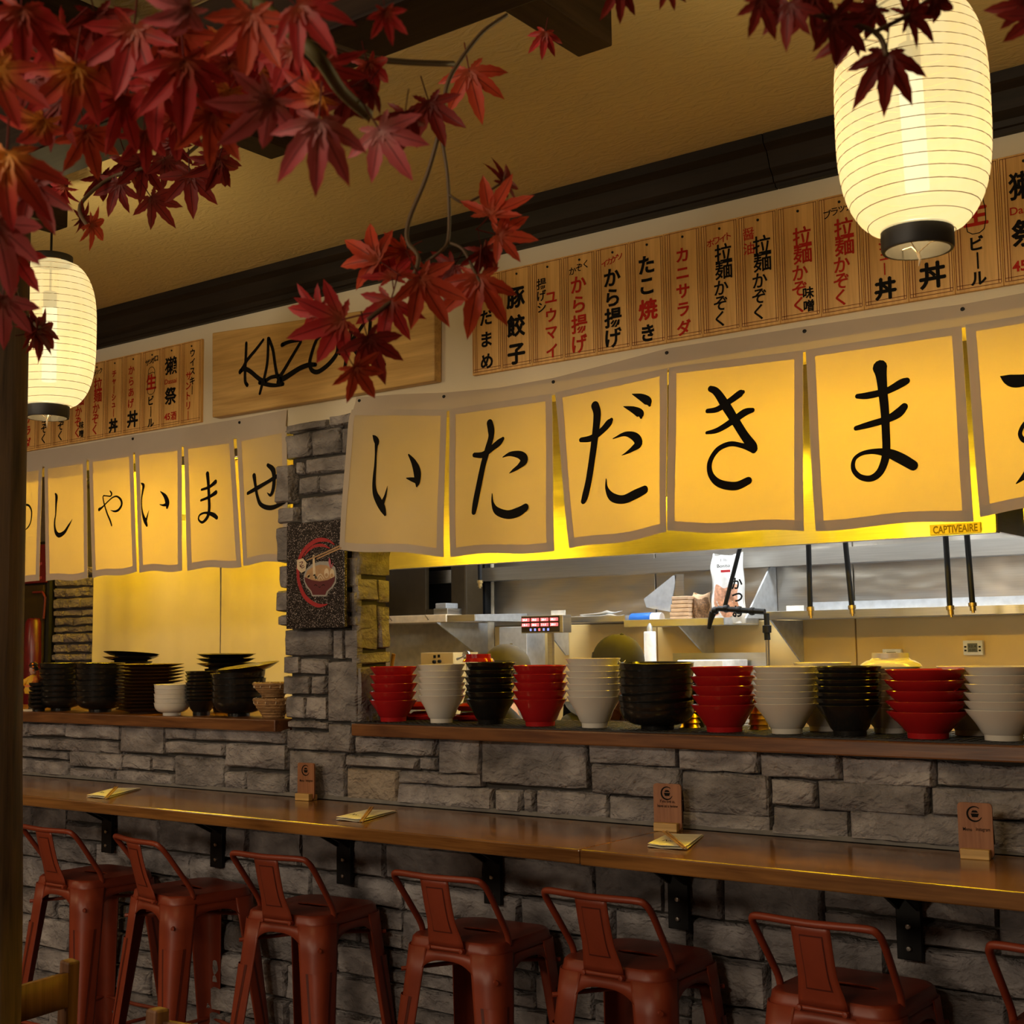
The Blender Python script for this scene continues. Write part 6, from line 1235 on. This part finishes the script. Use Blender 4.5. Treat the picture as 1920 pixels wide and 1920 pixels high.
vine(g3, [(-0.3864,-2.103,2.0559),(-0.3708,-2.069,2.0782),(-0.3457,-2.0173,2.1149),(-0.2713,-2.0194,2.0762)], .0022)
g4 = thing('maple_garland', 'smaller darker maple spray under the far rafter above the left lantern', 'garland', (-1.8409,-1.7273,2.3834))
for d, m in zip([((-1.7398,-1.7109,2.3572),(-0.0432,0.0954,-0.9945),(0.7638,-0.6385,-0.0944),0.0771),((-1.8815,-1.699,2.4157),(-0.3093,0.1078,-0.9448),(0.9086,-0.2598,-0.3271),0.0758),((-1.919,-1.7223,2.3786),(-0.558,-0.0939,-0.8245),(0.5181,-0.8156,-0.2577),0.0616),((-1.8332,-1.7153,2.3353),(0.1723,0.6533,-0.7373),(0.9242,-0.3662,-0.1085),0.0649),((-1.8493,-1.6754,2.42),(0.1138,0.615,-0.7802),(0.9715,-0.2332,-0.0421),0.0663),((-1.7426,-1.657,2.4096),(-0.1192,0.6366,-0.762),(0.7051,-0.4861,-0.5164),0.0649),((-1.9428,-1.6851,2.4393),(-0.1192,0.6366,-0.762),(0.924,-0.2098,-0.3198),0.0726),((-1.8799,-1.8055,2.2762),(-0.3473,0.8719,-0.3452),(0.9258,0.2602,-0.2742),0.0544),((-1.9359,-1.7879,2.3018),(-0.1524,0.9309,0.3319),(0.8669,0.2872,-0.4074),0.0464),((-1.8321,-1.6662,2.448),(-0.8225,-0.1149,-0.557),(0.4826,-0.6592,-0.5767),0.0663),((-1.9836,-1.712,2.411),(-0.5433,0.4881,-0.683),(0.7546,-0.0727,-0.6522),0.0581),((-1.49,-2.1648,1.9687),(0.0105,0.989,-0.1477),(0.9418,0.0398,0.3337),0.048),((-1.4849,-2.1602,1.9632),(-0.3473,0.8719,-0.3452),(0.9363,0.3018,-0.1798),0.0514),((-1.4934,-2.1662,1.9599),(-0.0709,0.9291,0.363),(0.9859,0.0099,0.1671),0.048),((-1.6603,-1.715,2.3633),(-0.5238,0.1451,-0.8394),(0.7903,-0.2849,-0.5424),0.071),((-1.9542,-1.8087,2.3575),(-0.9775,0.0991,-0.1861),(0.065,-0.6978,-0.7133),0.0556)], 'dddddddeddddddda'): leaf(g4, d, m)
vine(g4, [(-1.8183,-1.5438,2.5537),(-1.857,-1.622,2.4476),(-1.8806,-1.6971,2.4063),(-1.9312,-1.7327,2.3882),(-1.9342,-1.7896,2.3248),(-1.8839,-1.8079,2.2717)], .0035)
vine(g4, [(-1.3313,-2.301,1.9992),(-1.415,-2.2362,1.9841),(-1.4972,-2.1721,1.9838),(-1.482,-2.1584,1.9665)], .0028)

# ---------------------------------------------------------------- dining chairs in the corner
def chair(loc, rz, lab):
    t = thing('dining_chair', lab, 'chair', loc, rz); m = M['chair']      # back rail along local Y, seat towards -X
    for s in (-1, 1):
        MB().prism([(-.025, .0), (.012, .0), (.018, .45), (.035, .86), (.0, .862), (-.018, .45)], s*.2-.016, s*.2+.016, 'y').build('back_post', m, t, local=True, bevel=.005)
        MB().bb(-.42, -.385, s*.19-.018, s*.19+.018, 0, .43).build('leg', m, t, local=True, bevel=.004)
    for z, h in ((.80, .075), (.62, .05)): MB().grid(lambda u, v: (.015-.02*math.sin(PI*u)*-1+.012*(z-.6)*4, (u-.5)*.37, z-h/2+h*v), 10, 2).build('back_slat', m, t, local=True, smooth='all', solid=.016)
    MB().bb(-.43, .0, -.21, .21, .431, .462).build('seat', m, t, local=True, bevel=.01)
chair((-2.67, -1.475, 0), 0, 'brown wooden dining chair at the lower left behind the post')
chair((-1.955, -1.44, 0), math.radians(90), 'brown wooden dining chair, only its top rail poking into the bottom of the view')
